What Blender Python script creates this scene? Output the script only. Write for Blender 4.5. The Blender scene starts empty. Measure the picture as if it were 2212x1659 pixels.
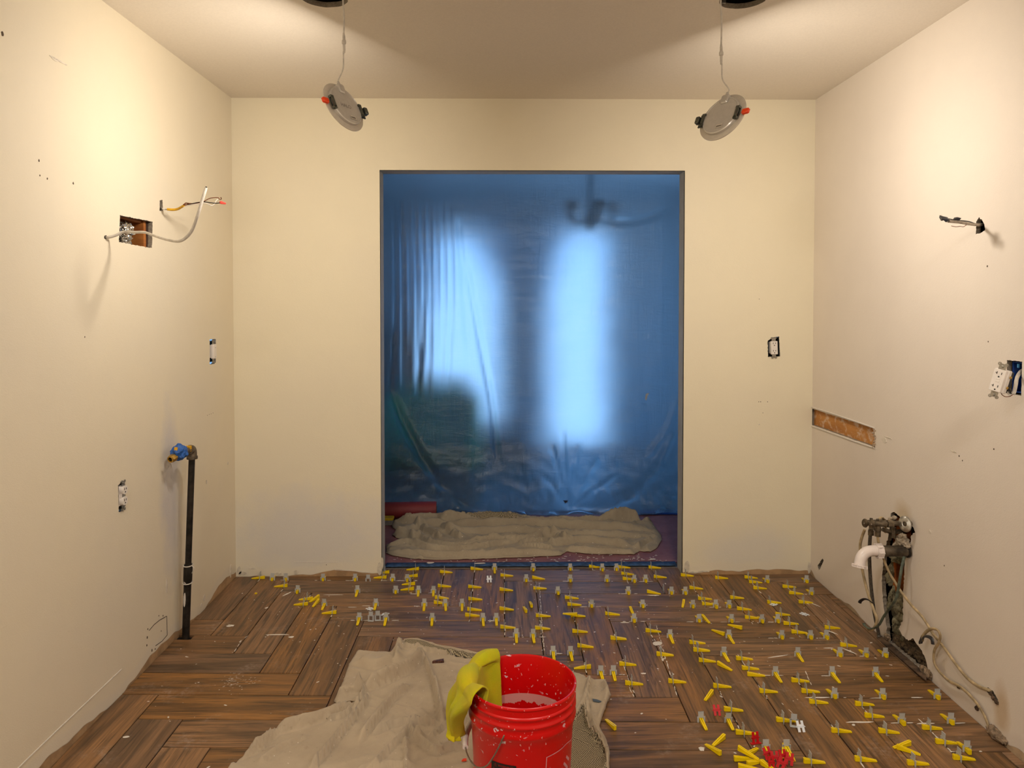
import bpy, bmesh, math, random
import numpy as np
from mathutils import Vector, Matrix, noise
from mathutils.geometry import delaunay_2d_cdt
R = math.radians
rnd = random.Random(7)
scene = bpy.context.scene
COL = scene.collection

# ------------------------------------------------------------------ camera, world, lights, exposure
F, YAW, PITCH, SHY = 1600.0, R(-0.70), R(1.5), -134.5
CAM = Vector((0, 0, 1.39))
FW = Vector((-math.sin(YAW)*math.cos(PITCH), math.cos(YAW)*math.cos(PITCH), -math.sin(PITCH)))
RT = Vector((math.cos(YAW), math.sin(YAW), 0))
UP = RT.cross(FW)
cam = bpy.data.objects.new('camera', bpy.data.cameras.new('camera'))
COL.objects.link(cam)
cam.data.sensor_width = 36; cam.data.lens = 36*F/2212; cam.data.shift_y = SHY/2212
cam.data.clip_start = 0.02
cam.matrix_world = Matrix.Translation(CAM) @ Matrix((RT, UP, -FW)).transposed().to_4x4()
scene.camera = cam

scene.view_settings.view_transform = 'Standard'
scene.view_settings.look = 'None'
scene.view_settings.gamma = 1
scene.view_settings.use_curve_mapping = False
scene.view_settings.exposure = 0.38

cy = scene.cycles
cy.max_bounces = 5; cy.diffuse_bounces = 3; cy.glossy_bounces = 2; cy.transmission_bounces = 4; cy.transparent_max_bounces = 4
cy.use_adaptive_sampling = True; cy.adaptive_threshold = 0.06; cy.adaptive_min_samples = 16; cy.caustics_reflective = False; cy.caustics_refractive = False
world = bpy.data.worlds.new('world'); scene.world = world
world.use_nodes = True
wn = world.node_tree.nodes; wl = world.node_tree.links
wn.clear()
wo = wn.new('ShaderNodeOutputWorld'); wb = wn.new('ShaderNodeBackground')
wt = wn.new('ShaderNodeTexCoord'); ws = wn.new('ShaderNodeSeparateXYZ'); wr = wn.new('ShaderNodeValToRGB')
wl.new(wt.outputs['Generated'], ws.inputs[0]); wl.new(ws.outputs['Z'], wr.inputs[0])
wr.color_ramp.elements[0].position = 0.0; wr.color_ramp.elements[0].color = (0.34, 0.62, 1.0, 1)
wr.color_ramp.elements[1].position = 0.35; wr.color_ramp.elements[1].color = (0.10, 0.42, 1.0, 1)
wl.new(wr.outputs[0], wb.inputs[0]); wb.inputs[1].default_value = 1.4
wl.new(wb.outputs[0], wo.inputs[0])

def area_light(name, loc, direction, size, power, color, shape='DISK', size_y=None, parent=None):
    d = bpy.data.lights.new(name, 'AREA'); d.shape = shape; d.size = size
    if size_y: d.size_y = size_y
    d.energy = power; d.color = color
    o = bpy.data.objects.new(name, d); COL.objects.link(o)
    o.location = loc
    o.rotation_euler = Vector(direction).to_track_quat('-Z', 'Y').to_euler()
    return o
WARM = (1.0, 0.90, 0.77)
PUCK_POWER = 6.3
# ceiling lights of the room behind the photographer
area_light('ceiling_lamp_light', (-0.75, 0.2, 2.40), (0, 0.12, -1), 0.30, 24.0, (1.0, 0.925, 0.83))
area_light('ceiling_lamp_light', (0.95, 0.2, 2.40), (0, 0.12, -1), 0.30, 24.0, (1.0, 0.925, 0.83))

# ------------------------------------------------------------------ geometry helpers
WX0, WX1, WY, CZ = -1.355, 1.575, 3.74, 2.41
FRONT_Y = -1.6
def ray(px, py): return FW*F + RT*(px-1106.0) - UP*(py-(829.5+SHY))
def hit(px, py, ax, v):
    d = ray(px, py); t = (v-CAM[ax])/d[ax]; return CAM + d*t
def fl(px, py, z=0.0): return hit(px, py, 2, z)
def px_x(px, py, x): return hit(px, py, 0, x)
def px_y(px, py, y): return hit(px, py, 1, y)
LW = lambda px, py: px_x(px, py, WX0)
RW = lambda px, py: px_x(px, py, WX1)

class MB:
    def __init__(s): s.v = []; s.f = []
    def add(s, vs, fs, M=None):
        b = len(s.v)
        s.v += [tuple(M @ Vector(v)) if M else tuple(v) for v in vs]
        s.f += [tuple(b+i for i in f) for f in fs]
        return s
    def box(s, c, d, M=None):
        x, y, z = c; a, b, e = d[0]/2, d[1]/2, d[2]/2
        vs = [(x+i*a, y+j*b, z+k*e) for k in (-1, 1) for j in (-1, 1) for i in (-1, 1)]
        return s.add(vs, [(0,2,3,1),(4,5,7,6),(0,1,5,4),(2,6,7,3),(0,4,6,2),(1,3,7,5)], M)
    def cbox(s, c, d, ch, M=None):   # box with chamfered upright edges and top rim (facing +z)
        x, y, z = c; a, b, e = d[0]/2, d[1]/2, d[2]/2
        def ring(k, m): 
            A, B = a-m, b-m
            return [(x-A+ch,y-B,k),(x+A-ch,y-B,k),(x+A,y-B+ch,k),(x+A,y+B-ch,k),(x+A-ch,y+B,k),(x-A+ch,y+B,k),(x-A,y+B-ch,k),(x-A,y-B+ch,k)]
        vs = ring(z-e, 0)+ring(z+e-ch, 0)+ring(z+e, ch*0.8)
        fs = [tuple(reversed(range(8))), tuple(range(16, 24))]
        for r in (0, 8):
            fs += [(r+i, r+(i+1) % 8, r+8+(i+1) % 8, r+8+i) for i in range(8)]
        return s.add(vs, fs, M)
    def tube(s, pts, r, n=8, caps=True, M=None, flat=1.0):
        pts = [Vector(p) for p in pts]; N = len(pts)
        rr = r if hasattr(r, '__len__') else [r]*N
        t0 = (pts[1]-pts[0]).normalized()
        u = t0.orthogonal().normalized(); vs = []; fs = []
        for i, p in enumerate(pts):
            t = (pts[min(i+1, N-1)]-pts[max(i-1, 0)])
            if t.length < 1e-9: t = t0
            t.normalize(); u = (u - t*u.dot(t))
            if u.length < 1e-6: u = t.orthogonal()
            u.normalize(); w = t.cross(u)
            for k in range(n):
                a = 2*math.pi*k/n
                vs.append(p + (u*math.cos(a)*flat + w*math.sin(a))*rr[i])
        for i in range(N-1):
            fs += [(i*n+k, i*n+(k+1) % n, (i+1)*n+(k+1) % n, (i+1)*n+k) for k in range(n)]
        if caps: fs += [tuple(reversed(range(n))), tuple((N-1)*n+k for k in range(n))]
        return s.add(vs, fs, M)
    def lathe(s, prof, n=32, M=None, close=False):
        vs = []; fs = []; P = len(prof)
        for r, z in prof:
            for k in range(n):
                a = 2*math.pi*k/n; vs.append((r*math.cos(a), r*math.sin(a), z))
        for i in range(P-1 if not close else P):
            j = (i+1) % P
            fs += [(i*n+k, i*n+(k+1) % n, j*n+(k+1) % n, j*n+k) for k in range(n)]
        if not close:
            fs += [tuple(reversed(range(n))), tuple((P-1)*n+k for k in range(n))]
        return s.add(vs, fs, M)
    def prism(s, poly, z0, z1, M=None):
        n = len(poly)
        vs = [(p[0], p[1], z0) for p in poly]+[(p[0], p[1], z1) for p in poly]
        fs = [tuple(reversed(range(n))), tuple(range(n, 2*n))]+[(i, (i+1) % n, n+(i+1) % n, n+i) for i in range(n)]
        return s.add(vs, fs, M)
    def mesh(s, name, smooth=None):
        me = bpy.data.meshes.new(name); me.from_pydata(s.v, [], s.f); me.update()
        bm = bmesh.new(); bm.from_mesh(me); bmesh.ops.recalc_face_normals(bm, faces=bm.faces); bm.to_mesh(me); bm.free()
        if smooth is not None:
            me.shade_smooth(); me.set_sharp_from_angle(angle=R(smooth))
        return me
    def build(s, name, mat, parent=None, smooth=35, loc=None):
        me = s.mesh(name, smooth); me.materials.append(mat)
        return link(name, me, parent, loc)
def link(name, me, parent=None, loc=None):
    o = bpy.data.objects.new(name, me); COL.objects.link(o)
    if parent is not None:
        o.parent = parent
    if loc is not None:
        o.location = loc
    return o
def tag(o, label, cat, group=None):
    o['label'] = label; o['category'] = cat
    if group: o['group'] = group
    return o
def empty(name, loc, label, cat, group=None, rot=None):
    o = bpy.data.objects.new(name, None); COL.objects.link(o); o.location = loc
    o.empty_display_size = 0.02
    if rot: o.rotation_euler = rot
    return tag(o, label, cat, group)
def struct(o): o['kind'] = 'structure'; return o
def stuff(o): o['kind'] = 'stuff'; return o
def child(mb, name, mat, parent, smooth=35):      # geometry given in world space, parent at its own location
    inv = Matrix.Translation(-Vector(parent.location))
    mb.v = [tuple(inv @ Vector(v)) for v in mb.v]
    return mb.build(name, mat, parent, smooth)
def spline(pts, n=8):
    P = [Vector(p) for p in pts]; out = []
    for i in range(len(P)-1):
        a = P[max(i-1, 0)]; b = P[i]; c = P[i+1]; d = P[min(i+2, len(P)-1)]
        for k in range(n):
            t = k/n
            out.append(0.5*((2*b)+(c-a)*t+(2*a-5*b+4*c-d)*t*t+(3*b-a-3*c+d)*t*t*t))
    out.append(P[-1]); return out
def frame(origin, nrm, up=(0, 0, 1)):            # local z = nrm, local y ~ up
    z = Vector(nrm).normalized(); x = Vector(up).cross(z).normalized(); y = z.cross(x)
    return Matrix.Translation(Vector(origin)) @ Matrix((x, y, z)).transposed().to_4x4()
def inside(p, poly):
    x, y = p[0], p[1]; c = False; n = len(poly); j = n-1
    for i in range(n):
        xi, yi = poly[i][0], poly[i][1]; xj, yj = poly[j][0], poly[j][1]
        if (yi > y) != (yj > y) and x < (xj-xi)*(y-yi)/(yj-yi)+xi: c = not c
        j = i
    return c
def inside_np(X, poly):
    x = X[:, 0]; y = X[:, 1]; c = np.zeros(len(X), bool); n = len(poly); j = n-1
    for i in range(n):
        xi, yi = poly[i][0], poly[i][1]; xj, yj = poly[j][0], poly[j][1]
        if yi != yj: c ^= ((yi > y) != (yj > y)) & (x < (xj-xi)*(y-yi)/(yj-yi)+xi)
        j = i
    return c
def ragged(poly, step=0.006, amp=0.0012, seed=0):
    out = []; n = len(poly)
    for i in range(n):
        a = Vector(poly[i][:2]); b = Vector(poly[(i+1) % n][:2]); L = (b-a).length; k = max(1, int(L/step))
        d = (b-a); nn = Vector((-d.y, d.x)).normalized() if L > 0 else Vector((0, 0))
        for q in range(k):
            p = a+d*(q/k)
            out.append(p + nn*amp*noise.noise(Vector((p.x*170+seed, p.y*170, seed)))*2)
    return out

# ------------------------------------------------------------------ materials
def srgb(r, g, b):
    f = lambda c: (c/255/12.92) if c/255 <= 0.04045 else ((c/255+0.055)/1.055)**2.4
    return (f(r), f(g), f(b), 1)
class NT:
    def __init__(s, name):
        s.m = bpy.data.materials.new(name); s.m.use_nodes = True
        s.n = s.m.node_tree.nodes; s.l = s.m.node_tree.links
        s.b = s.n['Principled BSDF']; s.out = s.n['Material Output']
    def new(s, t, **kw):
        n = s.n.new(t)
        for k, v in kw.items():
            if hasattr(n, k): setattr(n, k, v)
            else: n.inputs[k].default_value = v
        return n
    def lk(s, a, b): s.l.new(a, b)
    def obj(s): return s.new('ShaderNodeTexCoord').outputs['Object']
    def mapping(s, src, scale=(1, 1, 1), loc=(0, 0, 0)):
        m = s.new('ShaderNodeMapping'); m.inputs['Scale'].default_value = scale; m.inputs['Location'].default_value = loc
        s.lk(src, m.inputs[0]); return m.outputs[0]
    def noise(s, src, scale, detail=3, rough=0.5, dist=0.0):
        n = s.new('ShaderNodeTexNoise'); n.inputs['Scale'].default_value = scale; n.inputs['Detail'].default_value = detail
        n.inputs['Roughness'].default_value = rough; n.inputs['Distortion'].default_value = dist
        s.lk(src, n.inputs['Vector']); return n.outputs['Fac']
    def ramp(s, src, stops):
        r = s.new('ShaderNodeValToRGB'); e = r.color_ramp.elements
        while len(e) < len(stops): e.new(0.5)
        for i, (p, c) in enumerate(stops):
            e[i].position = p; e[i].color = c if hasattr(c, '__len__') else (c, c, c, 1)
        s.lk(src, r.inputs[0]); return r.outputs[0]
    def mix(s, fac, a, b):
        m = s.new('ShaderNodeMix'); m.data_type = 'RGBA'
        for v, i in ((fac, 0), (a, 6), (b, 7)):
            if hasattr(v, 'is_linked') or hasattr(v, 'links'): s.lk(v, m.inputs[i])
            else: m.inputs[i].default_value = v
        return m.outputs[2]
    def math(s, op, a, b=0.0, clamp=False):
        m = s.new('ShaderNodeMath'); m.operation = op; m.use_clamp = clamp
        for v, i in ((a, 0), (b, 1)):
            if hasattr(v, 'links'): s.lk(v, m.inputs[i])
            else: m.inputs[i].default_value = v
        return m.outputs[0]
    def bump(s, h, strength, dist=0.001):
        b = s.new('ShaderNodeBump'); b.inputs['Strength'].default_value = strength; b.inputs['Distance'].default_value = dist
        s.lk(h, b.inputs['Height']); s.lk(b.outputs[0], s.b.inputs['Normal'])
    def base(s, c):
        if hasattr(c, 'links'): s.lk(c, s.b.inputs['Base Color'])
        else: s.b.inputs['Base Color'].default_value = c
        return s
    def set(s, **kw):
        for k, v in kw.items(): s.b.inputs[k.replace('_', ' ')].default_value = v
        return s
def simple(name, c, rough=0.5, metal=0.0, var=0.08, scale=60, bump=0.15, **kw):
    t = NT(name); o = t.obj(); n = t.noise(o, scale)
    c2 = tuple(max(0, x*(1-var*2.2)) for x in c[:3])+(1,)
    t.base(t.mix(t.ramp(n, [(0.35, 0.0), (0.65, 1.0)]), c2, c))
    t.set(Roughness=rough, Metallic=metal)
    if bump: t.bump(n, bump, 0.0006)
    for k, v in kw.items(): t.b.inputs[k].default_value = v
    return t.m

def wall_paint(name, base, plaster, raw, raw_z, raw_cut, axis, seed, patches=()):
    """painted drywall: stipple bump, faint smoothed repairs, a bare strip left by the removed baseboard"""
    t = NT(name); o = t.obj()
    n1 = t.noise(t.mapping(o, (1, 1, 1), (seed, 0, 0)), 1.1, 4, 0.55)
    n2 = t.noise(o, 9, 5, 0.6)
    col = t.mix(t.ramp(n1, [(0.42, 0.0), (0.72, 0.65)]), base, plaster)
    col = t.mix(t.ramp(n2, [(0.3, 0.0), (0.8, 0.10)]), col, tuple(c*0.8 for c in base[:3])+(1,))
    for (c, rx, rz, colr, st) in patches:
        # soft-edged repair patch (an ellipsoid in object space)
        m = t.new('ShaderNodeVectorMath', operation='SUBTRACT'); t.lk(o, m.inputs[0]); m.inputs[1].default_value = c
        m2 = t.new('ShaderNodeVectorMath', operation='MULTIPLY'); t.lk(m.outputs[0], m2.inputs[0])
        m2.inputs[1].default_value = (1/rx, 1/rx, 1/rz)
        ln = t.new('ShaderNodeVectorMath', operation='LENGTH'); t.lk(m2.outputs[0], ln.inputs[0])
        v = t.math('ADD', ln.outputs['Value'], t.math('MULTIPLY', t.math('SUBTRACT', n2, 0.5), 0.9))
        col = t.mix(t.ramp(v, [(0.35, st), (1.35, 0.0)]), col, colr)
    sp = t.new('ShaderNodeSeparateXYZ'); t.lk(o, sp.inputs[0])
    ed = t.noise(t.mapping(o, (1, 1, 0.15), (seed*3, 0, 0)), 2.2, 3, 0.5)
    zlim = t.math('MULTIPLY', t.math('SUBTRACT', ed, raw_cut), raw_z*3.2)
    m = t.math('MULTIPLY', t.math('SUBTRACT', zlim, sp.outputs['Z']), 400.0, clamp=True)
    rawn = t.mix(t.ramp(t.noise(o, 16, 4, 0.6), [(0.4, 0.0), (0.6, 1.0)]), raw, tuple(c*0.72 for c in raw[:3])+(1,))
    col = t.mix(m, col, rawn)
    pl = t.math('MULTIPLY', t.math('SUBTRACT', t.math('ADD', zlim, 0.045), sp.outputs['Z']), 60.0, clamp=True)
    pl = t.math('MULTIPLY', t.math('SUBTRACT', pl, m), 0.55, clamp=True)
    col = t.mix(pl, col, plaster)
    t.base(col); t.set(Roughness=0.62)
    hb = t.math('ADD', t.math('MULTIPLY', t.noise(o, 260, 1, 0.5), 0.25), t.math('MULTIPLY', t.noise(o, 5, 4, 0.6), 1.3))
    hb = t.math('SUBTRACT', hb, t.math('MULTIPLY', m, 0.5))
    t.bump(hb, 0.35, 0.0035)
    return t.m
PLASTER = srgb(222, 219, 216)
M_wall_l = wall_paint('wall_left_paint', srgb(237, 225, 200), srgb(228, 219, 203), srgb(184, 150, 112), 0.060, 0.43, 'y', 3.1,
    patches=[((WX0, 3.02, 0.62), 0.11, 0.42, srgb(205, 200, 202), 0.8)])
M_wall_b = wall_paint('wall_back_paint', srgb(239, 229, 203), srgb(234, 224, 204), srgb(186, 150, 110), 0.055, 0.44, 'x', 8.4,
    patches=[((-1.0, WY, 0.20), 0.55, 0.30, srgb(218, 214, 210), 0.75), ((1.25, WY, 0.12), 0.32, 0.16, srgb(220, 216, 212), 0.5)])
M_wall_r = wall_paint('wall_right_paint', srgb(236, 225, 212), srgb(226, 214, 202), srgb(196, 170, 138), 0.060, 0.47, 'y', 5.7,
    patches=[((WX1, 2.88, 0.55), 0.085, 0.075, srgb(208, 184, 146), 0.7), ((WX1, 2.29, 0.09), 0.045, 0.12, srgb(200, 172, 132), 0.7)])
M_ceil = simple('ceiling_paint', srgb(236, 226, 212), 0.7, var=0.02, scale=140, bump=0.12)
M_gyp = simple('gypsum_core', srgb(150, 138, 122), 0.9, var=0.15, scale=220, bump=0.5)
M_far = simple('far_room_paint', srgb(222, 226, 230), 0.8, var=0.03)
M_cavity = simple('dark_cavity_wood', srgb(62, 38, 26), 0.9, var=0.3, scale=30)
def wood(name, a, b, axis_scale=(3, 60, 60), rough=0.6, bump=0.3):
    t = NT(name); o = t.mapping(t.obj(), axis_scale)
    n = t.noise(o, 1.0, 5, 0.6, 0.6)
    t.base(t.mix(t.ramp(n, [(0.35, 0.0), (0.65, 1.0)]), a, b)); t.set(Roughness=rough); t.bump(n, bump, 0.001)
    return t.m
M_stud = wood('fir_stud', srgb(178, 112, 52), srgb(140, 78, 34), (8, 8, 60))
def ledger_mat():
    t = NT('ledger_wood'); o = t.obj(); n = t.noise(t.mapping(o, (30, 3, 30)), 1, 4, 0.6)
    c = t.mix(t.ramp(n, [(0.35, 0.0), (0.65, 1.0)]), srgb(204, 142, 72), srgb(178, 116, 54))
    w = t.noise(t.mapping(o, (1, 6, 9), (4, 4.2, 1)), 3.2, 5, 0.65, 0.4)
    t.base(t.mix(t.ramp(w, [(0.50, 0.0), (0.62, 0.7)]), c, srgb(222, 200, 176))); t.set(Roughness=0.7); t.bump(w, 0.3, 0.001)
    return t.m
M_ledger = ledger_mat()

def tile_mat():
    """wood-look porcelain: grain runs along each tile's own length, tone changes tile by tile"""
    t = NT('wood_look_tile'); tc = t.new('ShaderNodeTexCoord'); oi = t.new('ShaderNodeObjectInfo')
    off = t.new('ShaderNodeVectorMath', operation='MULTIPLY_ADD')
    t.lk(tc.outputs['Object'], off.inputs[0]); off.inputs[1].default_value = (1, 1, 1)
    cb = t.new('ShaderNodeCombineXYZ'); t.lk(t.math('MULTIPLY', oi.outputs['Random'], 37.0), cb.inputs[0])
    t.lk(t.math('MULTIPLY', oi.outputs['Random'], 91.0), cb.inputs[1]); t.lk(cb.outputs[0], off.inputs[2])
    v = off.outputs[0]
    g1 = t.noise(t.mapping(v, (1.5, 13, 1)), 1.0, 5, 0.62, 1.1)
    g2 = t.noise(t.mapping(v, (4, 120, 1)), 1.0, 3, 0.6, 0.4)
    g3 = t.noise(t.mapping(v, (2.5, 45, 1)), 1.0, 4, 0.6, 1.5)
    c = t.ramp(g1, [(0.30, srgb(80, 57, 35)), (0.45, srgb(114, 81, 48)), (0.60, srgb(143, 101, 58)), (0.75, srgb(105, 75, 45))])
    c = t.mix(t.ramp(g3, [(0.50, 0.0), (0.64, 0.72)]), c, srgb(56, 42, 28))
    c = t.mix(t.ramp(g2, [(0.35, 0.35), (0.60, 0.0)]), c, srgb(60, 46, 32))
    hsv = t.new('ShaderNodeHueSaturation'); t.lk(c, hsv.inputs['Color'])
    rr = t.math('FRACT', t.math('MULTIPLY', oi.outputs['Random'], 7.31))
    t.lk(t.math('ADD', t.math('MULTIPLY', rr, 0.40), 1.0), hsv.inputs['Value'])
    t.lk(t.math('ADD', t.math('MULTIPLY', t.math('FRACT', t.math('MULTIPLY', oi.outputs['Random'], 3.77)), 0.22), 0.82), hsv.inputs['Saturation'])
    c = hsv.outputs[0]
    # thin haze of dried thinset dust
    geo = t.new('ShaderNodeNewGeometry').outputs['Position']
    d1 = t.noise(geo, 5.5, 6, 0.68); d2 = t.noise(geo, 60, 4, 0.7)
    dust = t.math('MULTIPLY', t.ramp(d1, [(0.56, 0.0), (0.74, 0.55)]), t.ramp(d2, [(0.42, 0.0), (0.7, 1.0)]))
    c = t.mix(dust, c, srgb(205, 190, 178))
    t.base(c)
    t.lk(t.math('ADD', t.math('MULTIPLY', g1, 0.15), t.math('ADD', t.math('MULTIPLY', dust, 0.4), 0.36)), t.b.inputs['Roughness'])
    t.b.inputs['Specular IOR Level'].default_value = 0.42
    t.bump(t.math('ADD', g2, g3), 0.25, 0.0006)
    return t.m
M_tile = tile_mat()
M_sub = simple('thinset_bed', srgb(20, 15, 12), 0.95, var=0.3, scale=90)
M_mortar = simple('white_mortar', srgb(226, 218, 208), 0.85, var=0.06, scale=200, bump=0.4)
M_yellow = simple('yellow_plastic', srgb(252, 218, 4), 0.38, var=0.03, bump=0.0)
M_yellow.node_tree.nodes['Principled BSDF'].inputs['Subsurface Weight'].default_value = 0.0
def clear_plastic(name, c, tr=0.45, rough=0.35):
    t = NT(name); n = t.noise(t.obj(), 90)
    t.base(t.mix(n, c, tuple(x*0.9 for x in c[:3])+(1,))); t.set(Roughness=rough, IOR=1.3); t.b.inputs['Transmission Weight'].default_value = tr
    return t.m
M_clip = clear_plastic('milky_clear_plastic', srgb(206, 207, 206), 0.15)
M_whiteclip = clear_plastic('frosted_white_plastic', srgb(240, 244, 250), 0.08)
M_redclip = simple('red_clip_plastic', srgb(204, 4, 18), 0.55, var=0.05, bump=0)
M_white = simple('white_device_plastic', srgb(238, 230, 222), 0.35, var=0.02, bump=0)
M_slot = simple('slot_black', srgb(24, 20, 18), 0.7, bump=0)
M_blue = simple('blue_box_plastic', srgb(20, 62, 140), 0.45, var=0.1, bump=0)
M_tealbox = simple('grimy_blue_box', srgb(38, 92, 128), 0.55, var=0.3, scale=120)
M_black = simple('black_plastic', srgb(22, 22, 22), 0.5, var=0.1)
M_steel = simple('zinc_steel', srgb(176, 172, 164), 0.38, 1.0, var=0.12, scale=80)
M_dirty = simple('tarnished_brass_chrome', srgb(142, 130, 112), 0.42, 0.85, var=0.3, scale=45, bump=0.3)
M_brass = simple('brass', srgb(206, 168, 88), 0.32, 0.9, var=0.1)
M_pipe = simple('black_iron_pipe', srgb(52, 46, 40), 0.55, 0.45, var=0.35, scale=30, bump=0.3)
M_elbow = simple('grey_malleable_iron', srgb(122, 108, 90), 0.6, 0.4, var=0.25, scale=50, bump=0.4)
M_tapeblue = simple('blue_painters_tape', srgb(44, 104, 190), 0.6, var=0.18, scale=70, bump=0.5)
M_yelltag = simple('yellow_pipe_tape', srgb(238, 178, 20), 0.5, var=0.06)
M_cord = simple('white_vinyl_cable', srgb(214, 206, 194), 0.45, var=0.10, scale=50)
M_creamc = simple('aged_cream_cable', srgb(196, 172, 132), 0.6, var=0.22, scale=40)
M_greenc = simple('grey_green_cable', srgb(104, 114, 98), 0.6, var=0.28, scale=45)
M_greyc = simple('grey_braided_hose', srgb(112, 106, 98), 0.5, 0.2, var=0.25, scale=160, bump=0.6)
M_etape = simple('black_electrical_tape', srgb(44, 44, 48), 0.35, var=0.2, scale=60, bump=0.5)
M_copper = simple('bare_copper', srgb(150, 92, 60), 0.4, 0.8, var=0.2)
M_pvc = simple('white_pvc', srgb(238, 226, 220), 0.28, var=0.02, bump=0)
M_orange = simple('orange_spring_sleeve', srgb(250, 74, 18), 0.4, var=0.02, bump=0)
M_rednut = simple('red_wire_nut', srgb(240, 78, 66), 0.4, var=0.03, bump=0)
M_lampgrey = simple('grey_lamp_housing', srgb(206, 200, 190), 0.26, 0.25, var=0.03, bump=0)
M_lampflange = simple('white_lamp_trim', srgb(206, 196, 180), 0.35, var=0.03, bump=0)
M_darkspring = simple('dark_spring_steel', srgb(108, 112, 104), 0.35, 0.8, var=0.1)
M_ink = simple('faint_print_ink', srgb(84, 76, 68), 0.5, bump=0)
M_blackink = simple('black_print_ink', srgb(40, 36, 34), 0.5, bump=0)
def foil():
    t = NT('crumpled_foil'); o = t.obj(); v = t.new('ShaderNodeTexVoronoi'); v.inputs['Scale'].default_value = 55; t.lk(o, v.inputs['Vector'])
    t.base(srgb(205, 200, 192)); t.set(Roughness=0.22, Metallic=1.0); t.bump(v.outputs['Distance'], 0.9, 0.008); return t.m
M_foil = foil()
def fibre(name, a, b, sc=40, rough=1.0):
    t = NT(name); o = t.obj(); n = t.noise(o, sc, 6, 0.7)
    t.base(t.mix(t.ramp(n, [(0.35, 0.0), (0.62, 1.0)]), a, b)); t.set(Roughness=rough); t.bump(n, 0.8, 0.006); return t.m
M_insul = fibre('old_insulation', srgb(58, 48, 34), srgb(150, 142, 112))
M_rosin = fibre('red_rosin_paper', srgb(124, 76, 78), srgb(150, 100, 100), 7, 0.6)
M_rosin.node_tree.nodes['Principled BSDF'].inputs['Roughness'].default_value = 0.6

def cloth_mat(name, a, b, stain, weave=900):
    t = NT(name); o = t.obj()
    n = t.noise(o, 5, 6, 0.65); n2 = t.noise(o, 45, 5, 0.7); w = t.noise(o, weave, 2, 0.5)
    c = t.mix(t.ramp(n, [(0.35, 0.0), (0.65, 1.0)]), a, b)
    c = t.mix(t.ramp(n2, [(0.62, 0.0), (0.74, 0.5)]), c, stain)
    sp = t.noise(t.mapping(o, (1, 1, 1), (9, 2, 5)), 85, 2, 0.5)
    c = t.mix(t.ramp(sp, [(0.735, 0.0), (0.75, 0.9)]), c, srgb(226, 216, 200))
    sp2 = t.noise(t.mapping(o, (1, 1, 1), (1, 7, 3)), 110, 2, 0.5)
    c = t.mix(t.ramp(sp2, [(0.755, 0.0), (0.77, 0.8)]), c, srgb(60, 44, 32))
    t.base(c); t.set(Roughness=0.95); t.b.inputs['Sheen Weight'].default_value = 0.15
    t.bump(t.math('ADD', w, t.math('MULTIPLY', n2, 0.8)), 0.3, 0.002); return t.m
M_cloth = cloth_mat('tan_canvas', srgb(192, 174, 148), srgb(174, 156, 132), srgb(146, 124, 100))
M_cloth2 = cloth_mat('taupe_canvas', srgb(178, 164, 140), srgb(162, 148, 126), srgb(134, 116, 92))
def net_mat():
    t = NT('perforated_net'); o = t.obj()
    m = t.mapping(o, (190, 190, 190)); m.node.inputs['Rotation'].default_value = (0, 0, 0.6)
    v = t.new('ShaderNodeTexVoronoi'); v.inputs['Randomness'].default_value = 0.12; v.voronoi_dimensions = '2D'; v.inputs['Scale'].default_value = 1; t.lk(m, v.inputs['Vector'])
    h = t.ramp(v.outputs['Distance'], [(0.30, 0.0), (0.42, 1.0)])
    t.base(t.mix(h, srgb(52, 44, 34), srgb(186, 170, 138))); t.set(Roughness=0.9); t.bump(h, 0.6, 0.002); return t.m
M_net = net_mat()
def towel_mat():
    t = NT('yellow_microfibre'); o = t.obj(); n = t.noise(o, 14, 4, 0.6); w = t.noise(o, 420, 3, 0.7)
    t.base(t.mix(t.ramp(n, [(0.35, 0.0), (0.7, 1.0)]), srgb(198, 196, 0), srgb(214, 190, 0))); t.set(Roughness=1.0)
    t.b.inputs['Sheen Weight'].default_value = 0.08; t.bump(w, 0.8, 0.003); return t.m
M_towel = towel_mat()
BK = Vector((0.052, 1.99, 0.006)); BKR = 0.147; BKH = 0.357
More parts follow.
